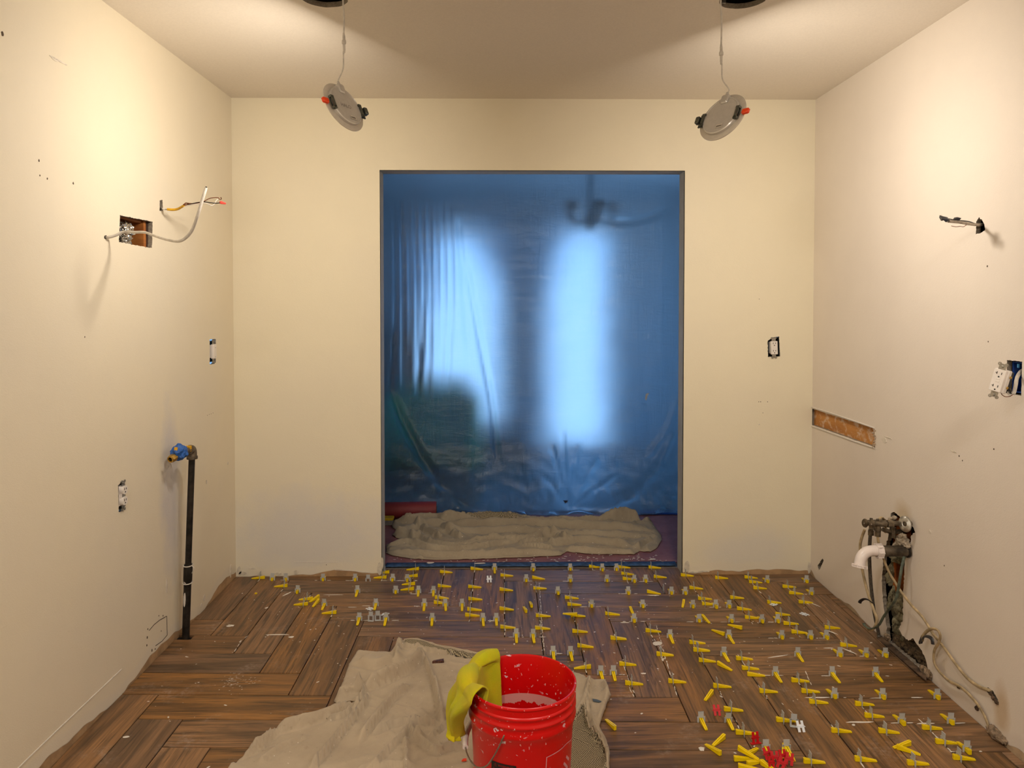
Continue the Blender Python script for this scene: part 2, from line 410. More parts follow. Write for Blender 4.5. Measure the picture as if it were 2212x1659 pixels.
def bucket_mat():
    t = NT('red_bucket_plastic'); o = t.obj(); sp = t.new('ShaderNodeSeparateXYZ'); t.lk(o, sp.inputs[0])
    red = t.mix(t.noise(o, 8, 2), srgb(222, 6, 8), srgb(206, 2, 6))
    # old splashes of white paint
    s1 = t.noise(t.mapping(o, (1, 1, 1.3)), 52, 3, 0.55, 0.6)
    reg = t.noise(o, 7, 2, 0.5)
    splash = t.math('MULTIPLY', t.ramp(s1, [(0.655, 0.0), (0.668, 1.0)]), t.ramp(reg, [(0.44, 0.0), (0.54, 1.0)]))
    c = t.mix(splash, red, srgb(226, 206, 214))
    s2 = t.noise(t.mapping(o, (1, 1, 0.6), (3, 1, 0)), 120, 2, 0.5)
    c = t.mix(t.ramp(s2, [(0.70, 0.0), (0.715, 0.9)]), c, srgb(236, 190, 190))
    # film dried in a ring inside, ragged below
    rad = t.new('ShaderNodeVectorMath', operation='LENGTH')
    xy = t.new('ShaderNodeCombineXYZ'); t.lk(sp.outputs['X'], xy.inputs[0]); t.lk(sp.outputs['Y'], xy.inputs[1]); t.lk(xy.outputs[0], rad.inputs[0])
    rag = t.noise(t.mapping(o, (1, 1, 0.12)), 70, 3, 0.7)
    low = t.math('ADD', t.math('MULTIPLY', t.math('SUBTRACT', rag, 0.5), 0.035), 0.222)
    band = t.math('MULTIPLY', t.math('GREATER_THAN', sp.outputs['Z'], low), t.math('LESS_THAN', sp.outputs['Z'], 0.247))
    geo = t.new('ShaderNodeNewGeometry')
    dt = t.new('ShaderNodeVectorMath', operation='DOT_PRODUCT'); t.lk(geo.outputs['Normal'], dt.inputs[0]); t.lk(xy.outputs[0], dt.inputs[1])
    inner = t.math('LESS_THAN', dt.outputs['Value'], 0.0)
    c = t.mix(t.math('MULTIPLY', t.math('MULTIPLY', band, inner), 0.62), c, srgb(228, 190, 182))
    t.base(c); t.set(Roughness=0.33); return t.m
M_bucket = bucket_mat()
M_logo = simple('pink_white_print', srgb(226, 160, 168), 0.5, bump=0)
M_redink = simple('red_print', srgb(190, 40, 34), 0.5, bump=0)
def sheet_mat():
    t = NT('polythene_sheet'); o = t.obj()
    n = t.noise(t.mapping(o, (1.2, 1, 5)), 4.5, 6, 0.62, 0.7); n2 = t.noise(t.mapping(o, (9, 1, 1.0)), 2.5, 5, 0.6, 0.5)
    h = t.math('ADD', n, t.math('MULTIPLY', n2, 0.8))
    bp = t.new('ShaderNodeBump'); bp.inputs['Strength'].default_value = 0.5; bp.inputs['Distance'].default_value = 0.02; t.lk(h, bp.inputs['Height'])
    rf = t.new('ShaderNodeBsdfRefraction'); rf.inputs['Roughness'].default_value = 0.70; rf.inputs['IOR'].default_value = 1.19
    rf.inputs['Color'].default_value = (0.80, 0.90, 1.0, 1)
    tl = t.new('ShaderNodeBsdfTranslucent'); tl.inputs['Color'].default_value = (0.75, 0.88, 1.0, 1)
    df = t.new('ShaderNodeBsdfDiffuse'); df.inputs['Color'].default_value = (0.62, 0.66, 0.70, 1)
    gl = t.new('ShaderNodeBsdfGlossy'); gl.inputs['Roughness'].default_value = 0.22; gl.inputs['Color'].default_value = (0.9, 0.95, 1, 1)
    for x in (tl, df, gl): t.lk(bp.outputs[0], x.inputs['Normal'])
    m1 = t.new('ShaderNodeMixShader'); m1.inputs[0].default_value = 0.23; t.lk(rf.outputs[0], m1.inputs[1]); t.lk(tl.outputs[0], m1.inputs[2])
    m2 = t.new('ShaderNodeMixShader'); m2.inputs[0].default_value = 0.055; t.lk(m1.outputs[0], m2.inputs[1]); t.lk(df.outputs[0], m2.inputs[2])
    fr = t.new('ShaderNodeFresnel'); fr.inputs['IOR'].default_value = 1.45; t.lk(bp.outputs[0], fr.inputs['Normal'])
    m3 = t.new('ShaderNodeMixShader'); t.lk(t.math('MULTIPLY', fr.outputs[0], 1.2), m3.inputs[0]); t.lk(m2.outputs[0], m3.inputs[1]); t.lk(gl.outputs[0], m3.inputs[2])
    t.n.remove(t.b); t.lk(m3.outputs[0], t.out.inputs[0]); return t.m
M_sheet = sheet_mat()
M_green = simple('green_upholstery', srgb(2, 205, 110), 0.8, var=0.1)
M_maroon = simple('dark_maroon_cabinet', srgb(64, 34, 46), 0.6, var=0.1)
M_darkmetal = simple('dark_bronze', srgb(34, 28, 28), 0.5, 0.5)
M_frame = simple('white_window_frame', srgb(216, 222, 228), 0.5, bump=0)
M_glass = NT('window_glass'); M_glass.set(Roughness=0.02, IOR=1.45); M_glass.b.inputs['Transmission Weight'].default_value = 1.0; M_glass = M_glass.m
M_lens = NT('led_diffuser'); M_lens.base((0.9, 0.86, 0.8, 1)); M_lens.b.inputs['Emission Color'].default_value = (1, 0.82, 0.6, 1); M_lens.b.inputs['Emission Strength'].default_value = 6.0; M_lens = M_lens.m
M_shard = simple('broken_tile_edge', srgb(112, 72, 58), 0.5, var=0.4, scale=150)

# ------------------------------------------------------------------ walls with real openings
def sheet_with_holes(name, mat, outer, holes, to3d, thick, core=None, parent=None):
    """flat board: outer polygon and ragged holes in 2D, given real thickness"""
    pts = [Vector(p[:2]) for p in outer]; edges = [(i, (i+1) % len(outer)) for i in range(len(outer))]
    for h in holes:
        b = len(pts); pts += [Vector(p[:2]) for p in h]; edges += [(b+i, b+(i+1) % len(h)) for i in range(len(h))]
    V, E, Fc, *_ = delaunay_2d_cdt(pts, edges, [], 1, 1e-6)
    fs = []
    for f in Fc:
        c = sum((V[i] for i in f), Vector((0, 0)))/len(f)
        if inside(c, outer) and not any(inside(c, h) for h in holes): fs.append(tuple(f))
    n = len(V); cnt = {}
    for f in fs:
        for i in range(len(f)):
            a, b = f[i], f[(i+1) % len(f)]; cnt.setdefault((min(a, b), max(a, b)), []).append((a, b))
    v3 = [tuple(to3d(p[0], p[1], 0)) for p in V]+[tuple(to3d(p[0], p[1], thick)) for p in V]
    faces = list(fs)+[tuple(reversed([i+n for i in f])) for f in fs]; k0 = len(faces)
    for k, l in cnt.items():
        if len(l) == 1: a, b = l[0]; faces.append((b, a, a+n, b+n))
    me = bpy.data.meshes.new(name); me.from_pydata(v3, [], faces); me.update()
    bm = bmesh.new(); bm.from_mesh(me); bmesh.ops.recalc_face_normals(bm, faces=bm.faces); bm.to_mesh(me); bm.free()
    me.materials.append(mat)
    if core:
        me.materials.append(core)
        for p in me.polygons:
            if p.index >= k0: p.material_index = 1
    return link(name, me, parent)

yz = lambda p: (p[1], p[2])
def pxpoly(fn, pts, pick): return [pick(fn(*p)) for p in pts]
# left wall: (y, z)
hole_duct = ragged(pxpoly(LW, [(259,465),(330,479),(328,536),(257,523)], yz), 0.008, 0.0018, 1)
hole_slot = ragged(pxpoly(LW, [(345,433),(351,432),(352,455),(345,456)], yz), 0.004, 0.0012, 2)
hole_cable = ragged(pxpoly(LW, [(225,509),(230,508),(232,513),(229,517),(225,515)], yz), 0.003, 0.001, 3)
hole_sw = ragged(pxpoly(LW, [(453,733),(466,732),(466,783),(463,786),(453,787)], yz), 0.004, 0.0012, 4)
hole_out = ragged(pxpoly(LW, [(255,1050),(263,1038),(270,1043),(272,1090),(266,1104),(256,1106)], yz), 0.004, 0.002, 5)
left_to = lambda a, b, t: (WX0-t, a, b)
wall_left = struct(sheet_with_holes('wall_left', M_wall_l, [(FRONT_Y, -0.02), (WY+0.02, -0.02), (WY+0.02, CZ+0.02), (FRONT_Y, CZ+0.02)],
    [hole_duct, hole_slot, hole_cable, hole_sw, hole_out], left_to, 0.016, M_gyp))
# right wall
rpz = lambda pts: pxpoly(RW, pts, yz)
hole_stub = ragged(rpz([(2109,478),(2114,470),(2120,474),(2126,484),(2128,497),(2118,504),(2108,506)]), 0.004, 0.002, 6)
hole_box = ragged(rpz([(2175,778),(2208,781),(2206,855),(2175,850)]), 0.006, 0.001, 7)
hole_ledger = ragged(rpz([(1752,882),(1889,926),(1890,966),(1752,917)]), 0.02, 0.0008, 8)
hole_plumb = ragged(rpz([(1924,1108),(1932,1106),(1947,1118),(1950,1132),(1972,1136),(1977,1150),(1968,1156),(1964,1185),(1955,1206),(1951,1290),
    (1950,1340),(1941,1358),(1950,1374),(1962,1383),(1973,1380),(1986,1398),(1999,1420),(2004,1446),(1997,1452),(1958,1418),(1932,1396),(1914,1380),
    (1916,1356),(1908,1310),(1905,1260),(1908,1205),(1916,1170),(1923,1135)]), 0.008, 0.004, 9)
hole_mouse = ragged(rpz([(1766,1222),(1776,1207),(1779,1210),(1773,1226),(1769,1232)]), 0.006, 0.003, 10)
hole_low = ragged(rpz([(2139,1489),(2146,1494),(2156,1512),(2152,1517),(2141,1503)]), 0.005, 0.002, 11)
right_to = lambda a, b, t: (WX1+t, a, b)
wall_right = struct(sheet_with_holes('wall_right', M_wall_r, [(FRONT_Y, -0.02), (WY+0.02, -0.02), (WY+0.02, CZ+0.02), (FRONT_Y, CZ+0.02)],
    [hole_stub, hole_box, hole_ledger, hole_plumb, hole_mouse, hole_low], right_to, 0.016, M_gyp))
# back wall with the cased opening (one board in front, jambs and header as its reveal)
BW = lambda px, py: px_y(px, py, WY)
xz = lambda p: (p[0], p[2])
OX0, OX1, OZ = BW(822, 800).x, BW(1477, 800).x, BW(1150, 368).z
hole_ob = ragged([xz(BW(*p)) for p in [(1658,737),(1668,729),(1683,727),(1685,770),(1659,771)]], 0.004, 0.0012, 12)
bt = 0.115
back_outer = [(WX0, -0.02), (OX0, -0.02), (OX0, OZ), (OX1, OZ), (OX1, -0.02), (WX1, -0.02), (WX1, CZ+0.02), (WX0, CZ+0.02)]
wall_back = struct(sheet_with_holes('wall_back', M_wall_b, back_outer, [hole_ob], lambda a, b, t: (a, WY+t, b), 0.016, M_gyp))
M_reveal = simple('reveal_paint', srgb(196, 196, 190), 0.6, var=0.04, scale=20)
m = MB(); e = 0.012
m.box(((OX0-e/2), WY+bt/2+0.0005, OZ/2-0.01), (e, bt-0.001, OZ+0.02)); m.box(((OX1+e/2), WY+bt/2+0.0005, OZ/2-0.01), (e, bt-0.001, OZ+0.02))
m.box(((OX0+OX1)/2, WY+bt/2+0.0005, OZ+e/2), (OX1-OX0+2*e, bt-0.001, e))
struct(m.build('trim_1', M_reveal)); bpy.data.objects['trim_1']['label'] = 'pale grey reveal lining the doorless opening'
m = MB()
m.box(((WX0-1.0+OX0)/2-e, WY+bt-0.008, CZ/2), (OX0-WX0+1.0-2*e, 0.016, CZ+0.04)); m.box(((WX1+1.0+OX1)/2+e, WY+bt-0.008, CZ/2), (WX1-OX1+1.0-2*e, 0.016, CZ+0.04))
m.box(((OX0+OX1)/2, WY+bt-0.008, (OZ+CZ)/2+e), (OX1-OX0+0.1, 0.016, CZ-OZ))
struct(m.build('wall_back_far_side', M_far))
m = MB(); m.box(((WX0+WX1)/2, FRONT_Y-0.01, CZ/2), (WX1-WX0+0.2, 0.02, CZ+0.1)); struct(m.build('wall_front', M_wall_b))
# ceiling with two cut holes: (x, y)
def circ(c, r, n=48, seed=0, amp=0.003):
    return [Vector((c[0]+(r+amp*noise.noise(Vector((math.cos(a)*3+seed, math.sin(a)*3, 0))))*math.cos(a), c[1]+(r+amp*noise.noise(Vector((math.cos(a)*3+seed, math.sin(a)*3, 5))))*math.sin(a))) for a in [2*math.pi*k/n for k in range(n)]]
CLn = hit(712, 16, 2, CZ); CRn = hit(1589, 19, 2, CZ)
HC = [(CLn.x, CLn.y-0.078), (CRn.x, CRn.y-0.078)]
holes_c = [circ(HC[0], 0.078, seed=1), circ(HC[1], 0.078, seed=4)]
ceiling = struct(sheet_with_holes('ceiling', M_ceil, [(WX0-0.02, FRONT_Y-0.02), (WX1+0.02, FRONT_Y-0.02), (WX1+0.02, WY+0.02), (WX0-0.02, WY+0.02)],
    holes_c, lambda a, b, t: (a, b, CZ+t), 0.018, M_gyp))
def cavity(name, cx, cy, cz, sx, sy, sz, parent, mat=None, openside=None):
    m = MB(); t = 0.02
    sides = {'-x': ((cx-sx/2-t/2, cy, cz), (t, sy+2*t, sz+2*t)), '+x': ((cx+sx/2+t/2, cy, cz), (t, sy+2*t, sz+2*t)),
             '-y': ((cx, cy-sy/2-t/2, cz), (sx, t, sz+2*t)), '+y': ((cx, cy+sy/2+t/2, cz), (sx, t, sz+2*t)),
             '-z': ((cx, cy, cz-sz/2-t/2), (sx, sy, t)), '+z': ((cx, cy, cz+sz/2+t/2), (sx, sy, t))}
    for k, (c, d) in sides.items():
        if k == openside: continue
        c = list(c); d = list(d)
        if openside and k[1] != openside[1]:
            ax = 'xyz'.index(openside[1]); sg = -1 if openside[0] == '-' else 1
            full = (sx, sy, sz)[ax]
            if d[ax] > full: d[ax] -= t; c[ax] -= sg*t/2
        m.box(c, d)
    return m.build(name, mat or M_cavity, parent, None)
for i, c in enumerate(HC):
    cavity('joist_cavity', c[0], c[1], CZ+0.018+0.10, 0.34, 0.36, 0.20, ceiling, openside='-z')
    m = MB()
    for k in range(26):
        a = rnd.uniform(0, 6.28); rr = rnd.uniform(0.02, 0.12)
        p = Vector((c[0]+rr*math.cos(a), c[1]+rr*math.sin(a), CZ+rnd.uniform(0.09, 0.16)))
        m.tube(spline([p, p+Vector((rnd.uniform(-.04, .04), rnd.uniform(-.04, .04), rnd.uniform(-.02, .02))), p+Vector((rnd.uniform(-.06, .06), rnd.uniform(-.06, .06), rnd.uniform(0, .03)))], 4), rnd.uniform(0.006, 0.013), 6)
    stuff(m.build('insulation_tufts', fibre('brown_loose_fill_%d' % i, srgb(48, 28, 20), srgb(128, 88, 66), 60), ceiling))
m = MB(); m.box((HC[1][0]-0.066, HC[1][1]+0.062, CZ+0.022), (0.045, 0.035, 0.03), ); jb = m.build('junction_box_corner', M_steel, ceiling)

# floor: substrate plus herringbone tiles, each one an object
m = MB(); m.box(((WX0+WX1)/2, (FRONT_Y+3.85)/2, -0.03), (WX1-WX0+0.04, 3.85-FRONT_Y+0.02, 0.042))
floor = struct(m.build('floor', M_sub))
Wt = 0.1543
def g2w(U, V):
    x = (U+0.04)*Wt/1.006; return Vector((x, (V-0.28)*Wt-0.022*x))
def w2g(x, y): return (1.006*x/Wt-0.04, y/Wt+0.022*x/Wt+0.28)
def clip_poly(poly, ax, v, keep_less):
    out = []; n = len(poly)
    for i in range(n):
        a = poly[i]; b = poly[(i+1) % n]; ia = (a[ax] <= v) == keep_less; ib = (b[ax] <= v) == keep_less
        if ia: out.append(a)
        if ia != ib: t = (v-a[ax])/(b[ax]-a[ax]); out.append(a+(b-a)*t)
    return out
FLOOR_END = 3.835
pipe_xy = fl(401, 1376)
def make_tile(u0, v0, u1, v1, horiz, stage=0):
    j = 0.0115
    poly = [g2w(u0+j, v0+j), g2w(u1-j, v0+j), g2w(u1-j, v1-j), g2w(u0+j, v1-j)]
    poly = clip_poly(poly, 0, WX0+0.002, False)
    if len(poly) > 2: poly = clip_poly(poly, 0, WX1-0.002, True)
    if len(poly) < 3: return
    poly = clip_poly(poly, 1, FRONT_Y+0.02, False)
    if len(poly) < 3: return
    c = sum(poly, Vector((0, 0)))/len(poly)
    lim = FLOOR_END if OX0+0.004 < c.x < OX1-0.004 else WY-0.003
    if lim == FLOOR_END:      # tiles crossing a jamb keep to the opening
        over = [p for p in poly if p.y > WY-0.003]
        if over and (min(p.x for p in poly) < OX0 or max(p.x for p in poly) > OX1):
            a = clip_poly(poly, 1, WY-0.003, True); lim = WY-0.003
    if lim != FLOOR_END and stage == 0 and max(p.x for p in poly) > OX0 and min(p.x for p in poly) < OX1 and max(p.y for p in poly) > WY:
        ext = clip_poly(clip_poly(clip_poly(clip_poly(poly, 1, WY-0.003, False), 1, FLOOR_END, True), 0, OX0+0.002, False), 0, OX1-0.002, True)
        if len(ext) > 2: tile_piece(ext, horiz)
    poly = clip_poly(poly, 1, lim, True)
    if len(poly) < 3: return
    tile_piece(poly, horiz)
def tile_piece(poly, horiz):
    area = 0.5*abs(sum(poly[i].x*poly[(i+1) % len(poly)].y-poly[(i+1) % len(poly)].x*poly[i].y for i in range(len(poly))))
    if area < 0.0004: return
    c = sum(poly, Vector((0, 0)))/len(poly)
    # notch round the gas pipe
    gx, gy = pipe_xy.x, pipe_xy.y
    ys = [p.y for p in poly]; xs = [p.x for p in poly]
    if min(ys) < gy-0.02 < max(ys) and min(xs) < gx < max(xs) and max(ys) < gy+0.03:
        y1 = max(ys); poly = [Vector((min(xs), min(ys))), Vector((max(xs), min(ys))), Vector((max(xs), y1)), Vector((gx+0.03, y1)), Vector((gx+0.03, y1-0.035)), Vector((min(xs), y1-0.035))]
    rot = 0.0 if horiz else math.pi/2
    ca, sa = math.cos(-rot), math.sin(-rot)
    loc = [Vector(((p.x-c.x)*ca-(p.y-c.y)*sa, (p.x-c.x)*sa+(p.y-c.y)*ca)) for p in poly]
    n = len(loc); b = 0.0012
    cc = sum(loc, Vector((0, 0)))/n
    ins = []
    for i in range(n):      # inset ring for the eased edge
        d1 = (loc[i]-loc[i-1]).normalized(); d2 = (loc[(i+1) % n]-loc[i]).normalized()
        n1 = Vector((-d1.y, d1.x)); n2 = Vector((-d2.y, d2.x)); s = n1+n2
        if s.length < 1e-4: s = n1
        s = s*(1.0/max(0.3, s.dot(n1)))
        ins.append(loc[i]+s*b)
    dz = rnd.uniform(-0.0005, 0.0003)
    vs = [(p.x, p.y, -0.0088) for p in loc]+[(p.x, p.y, -b*0.7+dz) for p in loc]+[(p.x, p.y, dz) for p in ins]
    fs = [tuple(range(2*n, 3*n))]+[(i, (i+1) % n, n+(i+1) % n, n+i) for i in range(n)]+[(n+i, n+(i+1) % n, 2*n+(i+1) % n, 2*n+i) for i in range(n)]
    me = bpy.data.meshes.new('tile'); me.from_pydata(vs, [], fs); me.materials.append(M_tile); me.update()
    bm = bmesh.new(); bm.from_mesh(me); bmesh.ops.recalc_face_normals(bm, faces=bm.faces); bm.to_mesh(me); bm.free()
    # an open shell's normals may flip: make the top face look up
    if me.polygons[0].normal.z < 0: me.flip_normals()
    o = link('tile', me, floor); o.location = (c.x, c.y, 0); o.rotation_euler = (0, 0, rot)
for v in range(-4, 27):
    for a in range(-14, 14):
        k = (v+a-12) % 8
        if k == 4: make_tile(a, v, a+4, v+1, True)
        if k == 0: make_tile(a, v, a+1, v+4, False)

# ------------------------------------------------------------------ the space beyond the opening
FX0, FX1, FY1 = -1.45, 1.75, 7.0
m = MB(); m.box(((FX0+FX1)/2, (3.84+FY1)/2, -0.011), (FX1-FX0+0.3, FY1-3.84, 0.02)); floor2 = struct(m.build('floor_beyond', simple('dull_wood_floor', srgb(150, 140, 134), 0.3, var=0.1)))
m = MB(); m.box(((FX0+FX1)/2, (3.84+FY1)/2, CZ+0.02), (FX1-FX0+0.3, FY1-3.80, 0.04)); struct(m.build('ceiling_beyond', M_far))
m = MB(); m.box((FX0-0.02, (3.84+FY1)/2, CZ/2), (0.04, FY1-3.82, CZ+0.06)); struct(m.build('wall_beyond_left', M_far))
swin = (5.18, 6.4, 0.35, 2.10)  # side window out of view, added to throw more daylight on armchair and sheet
struct(sheet_with_holes('wall_beyond_right', M_far, [(3.82, -0.05), (FY1+0.02, -0.05), (FY1+0.02, CZ+0.06), (3.82, CZ+0.06)], [[(swin[0], swin[2]), (swin[1], swin[2]), (swin[1], swin[3]), (swin[0], swin[3])]], lambda a, b, t: (FX1+t, a, b), 0.06))
m = MB(); w = 0.05; m.box((FX1+0.03, (swin[0]+swin[1])/2, swin[2]+w/2), (0.04, swin[1]-swin[0], w)); m.box((FX1+0.03, (swin[0]+swin[1])/2, swin[3]-w/2), (0.04, swin[1]-swin[0], w))
m.box((FX1+0.03, swin[0]+w/2, (swin[2]+swin[3])/2), (0.04, w, swin[3]-swin[2])); m.box((FX1+0.03, swin[1]-w/2, (swin[2]+swin[3])/2), (0.04, w, swin[3]-swin[2])); struct(m.build('window_3', M_frame))
wins = [(-0.80, 0.02, 0.10, 2.06), (0.36, 1.00, 0.02, 2.08)]
holes = [[(a, c), (b, c), (b, d), (a, d)] for a, b, c, d in wins]
struct(sheet_with_holes('wall_beyond_far', M_far, [(FX0-0.1, -0.05), (FX1+0.1, -0.05), (FX1+0.1, CZ+0.06), (FX0-0.1, CZ+0.06)], holes, lambda a, b, t: (a, FY1+t, b), 0.10))
for i, (a, b, c, d) in enumerate(wins):
    m = MB(); w = 0.05
    m.box(((a+b)/2, FY1+0.05, c+w/2), (b-a, 0.04, w)); m.box(((a+b)/2, FY1+0.05, d-w/2), (b-a, 0.04, w))
    m.box((a+w/2, FY1+0.05, (c+d)/2), (w, 0.04, d-c)); m.box((b-w/2, FY1+0.05, (c+d)/2), (w, 0.04, d-c))
    o = struct(m.build('window_%d' % (i+1), M_frame))
# hanging lamp, armchair, cabinet and box seen blurred through the sheet
c = empty('chandelier', px_y(1272, 470, 5.55), 'dark hanging chandelier blurred behind the plastic sheet, upper right', 'chandelier')
m = MB(); m.tube([px_y(1272, 470, 5.55), Vector((px_y(1272, 470, 5.55).x, 5.55, CZ))], 0.016, 8); child(m, 'rod', M_darkmetal, c)
cc_ = px_y(1272, 478, 5.55)
m = MB(); m.lathe([(0.004, -0.10), (0.03, -0.07), (0.06, -0.03), (0.045, 0.02), (0.02, 0.06), (0.012, 0.14), (0.004, 0.16)], 16, Matrix.Translation(cc_)); child(m, 'body', M_darkmetal, c)
for k in range(5):
    a = k*2*math.pi/5; d = Vector((math.cos(a), math.sin(a), 0)); m = MB()
    m.tube(spline([cc_+d*0.03, cc_+d*0.10+Vector((0, 0, -.05)), cc_+d*0.17+Vector((0, 0, 0.0)), cc_+d*0.17+Vector((0, 0, .05))], 5), 0.010, 6)
    m.lathe([(0.01, 0.05), (0.035, 0.06), (0.045, 0.12), (0.04, 0.13)], 12, Matrix.Translation(cc_+d*0.17)); child(m, 'arm', M_darkmetal, c)
c = empty('armchair', (-0.57, 5.95, 0), 'green armchair, a blurred shape behind the plastic sheet', 'armchair')
m = MB(); m.cbox((0, 0.02, 0.24), (0.72, 0.66, 0.30), 0.05); m.build('seat', M_green, c, 60)
m = MB(); m.cbox((0.31, 0.0, 0.38), (0.16, 0.70, 0.60), 0.06); m.build('arm_rest', M_green, c, 60)
m = MB(); m.cbox((-0.31, 0.0, 0.36), (0.16, 0.70, 0.56), 0.06); m.build('arm_rest', M_green, c, 60)
m = MB(); m.cbox((0.0, 0.30, 0.42), (0.60, 0.16, 0.68), 0.06); m.build('backrest', M_green, c, 60)
for sx in (-1, 1):
    for sy in (-1, 1): m = MB(); m.box((sx*0.3, sy*0.26, 0.05), (0.05, 0.05, 0.1)); m.build('leg', M_darkmetal, c)
c = empty('cabinet', (-1.0, 6.66, 0), 'dark maroon cabinet, a blurred shape left behind the sheet', 'cabinet')
m = MB(); m.cbox((0, 0, 0.62), (0.62, 0.42, 1.16), 0.01); m.build('body', M_maroon, c)
for sx in (-1, 1): m = MB(); m.cbox((sx*0.15, -0.215, 0.62), (0.28, 0.015, 1.08), 0.004); m.build('door', M_maroon, c)
m = MB(); m.cbox((0, 0, 0.03), (0.56, 0.38, 0.06), 0.005); m.build('plinth', M_darkmetal, c)
c = empty('moving_box', (0.02, 6.5, 0), 'brownish box on the floor, blurred behind the sheet between the bright windows', 'box')
m = MB(); m.cbox((0, 0, 0.17), (0.42, 0.34, 0.34), 0.004); m.build('body', simple('cardboard', srgb(104, 84, 84), 0.9), c)
m = MB(); m.box((0, -0.10, 0.345), (0.42, 0.14, 0.006)); m.box((0, 0.10, 0.345), (0.42, 0.14, 0.006)); m.build('flaps', simple('cardboard_flap', srgb(116, 94, 90), 0.9), c)

def curtain_mat():
    t = NT('sheer_curtain'); tl = t.new('ShaderNodeBsdfTranslucent'); tl.inputs['Color'].default_value = srgb(206, 214, 224); df = t.new('ShaderNodeBsdfDiffuse'); df.inputs['Color'].default_value = srgb(196, 204, 214)
    m_ = t.new('ShaderNodeMixShader'); m_.inputs[0].default_value = 0.6; t.lk(df.outputs[0], m_.inputs[1]); t.lk(tl.outputs[0], m_.inputs[2]); t.n.remove(t.b); t.lk(m_.outputs[0], t.out.inputs[0]); return t.m
M_curtain = curtain_mat()
def curtain(name, rows, y, label):
    # rows: (z, x0, x1); pleated cloth panel gathered as it falls
    vs = []; fs = []; n = 40; P = [Vector(r) for r in rows]; sp = spline(P, 6)
    for q in sp:
        z, a, b = q
        for i in range(n+1): vs.append((a+(b-a)*i/n, y+0.025*math.sin(i*1.6), z))
    for j in range(len(sp)-1):
        for i in range(n): k = j*(n+1)+i; fs.append((k, k+1, k+n+2, k+n+1))
    m = MB(); m.add(vs, fs); o = m.build(name, M_curtain, None, 60)
    return tag(o, label, 'curtain')
cx_ = lambda px: (px-1087)/1600*6.9
curtain('curtain', [(2.22, cx_(1000), cx_(1235)), (1.95, cx_(1030), cx_(1215)), (1.55, cx_(1075), cx_(1190)), (1.3, cx_(1092), cx_(1178)), (0.6, cx_(1095), cx_(1172)), (0.006, cx_(1092), cx_(1175))], 6.92, 'grey curtain gathered between the two bright windows, blurred behind the sheet')
curtain('curtain', [(2.22, cx_(845), cx_(984)), (1.95, cx_(845), cx_(968)), (1.5, cx_(850), cx_(945)), (1.2, cx_(852), cx_(925)), (0.5, cx_(852), cx_(920)), (0.006, cx_(850), cx_(922))], 6.90, 'grey curtain at the left edge of the left window, blurred behind the sheet')
# rosin paper, tapes
m = MB(); N = 60; vs = []; fs = []
y0, y1 = 3.90, 4.86
for j in range(31):
    for i in range(N+1):
        x = FX0+0.05+(FX1-FX0-0.1)*i/N; y = y0+(y1-y0)*j/30
        if j == 0: y = y0
        vs.append((x, y, 0.003+0.003*(noise.noise(Vector((x*3, y*7, 0)))+0.6)))
for j in range(30):
    for i in range(N): q = j*(N+1)+i; fs.append((q, q+1, q+N+2, q+N+1))
m.add([(v[0], v[1], v[2]) for v in vs], fs); rp = m.build('rosin_paper', M_rosin, None, 60)
tag(rp, 'dull red builder\'s paper spread over the floor beyond the opening', 'floor paper')
def strip(name, y0, y1, x0, x1, z, mat, label, cat):
    n = 60; vs = []; fs = []
    for i in range(n+1):
        x = x0+(x1-x0)*i/n; w = 0.003*noise.noise(Vector((x*9, y0, 0)))
        vs += [(x, y0+w, z), (x, y1+w*0.7, z+0.001*noise.noise(Vector((x*20, 1, 0)))), ]
    for i in range(n): fs.append((2*i, 2*i+2, 2*i+3, 2*i+1))
    m = MB(); m.add(vs, fs); o = m.build(name, mat, None, 60); s = o.modifiers.new('t', 'SOLIDIFY'); s.thickness = 0.0006
    return tag(o, label, cat)
strip('blue_tape', 3.842, 3.905, OX0+0.002, OX1-0.002, 0.0085, simple('dusty_blue_tape', srgb(58, 92, 138), 0.7, var=0.3, scale=35), 'scuffed blue tape along the threshold at the edge of the wood-look tiles', 'tape')
strip('blue_tape', 4.775, 4.825, 0.9, 1.6, 0.009, simple('deep_blue_tape', srgb(22, 70, 170), 0.5, var=0.1), 'narrow blue tape line at the right foot of the plastic sheet', 'tape')

# ridge field used for folds in all the cloth and the sheet
def ridge_fn(ridges, crease=0.0, gain=1.0):
    segs = []
    for pts, w, h in ridges:
        P = np.array([[p[0], p[1]] for p in spline([(q[0], q[1], 0) for q in pts], 4)])
        segs.append((P, w, h*gain))
    def f(X):
        Z = np.zeros(len(X))
        for P, w, h in segs:
            best = np.full(len(X), 1e9); tt = np.zeros(len(X)); sd = np.zeros(len(X))
            for i in range(len(P)-1):
                a = P[i]; d = P[i+1]-a; L = max(1e-9, (d*d).sum()); t = np.clip(((X-a)@d)/L, 0, 1)
                e_ = X-a-np.outer(t, d); r = np.hypot(e_[:, 0], e_[:, 1]); u = r < best
                sgn = np.sign((d[0]*e_[:, 1]-d[1]*e_[:, 0])*(1 if d[0] > 0 else -1))
                best = np.where(u, r, best); tt = np.where(u, (i+t)/(len(P)-1), tt); sd = np.where(u, sgn, sd)
            end = np.clip(np.minimum(tt, 1-tt)*7+0.15, 0, 1)
            ww = np.where(sd < 0, w*(1-0.5*crease), w*(1+0.5*crease))
            Z += h*end*np.exp(-(best/ww)**2)
            if crease: Z -= 0.45*crease*h*end*np.exp(-((best*np.where(sd < 0, 1, 99)-w*0.95)/(w*0.28))**2)
        return Z
    return f
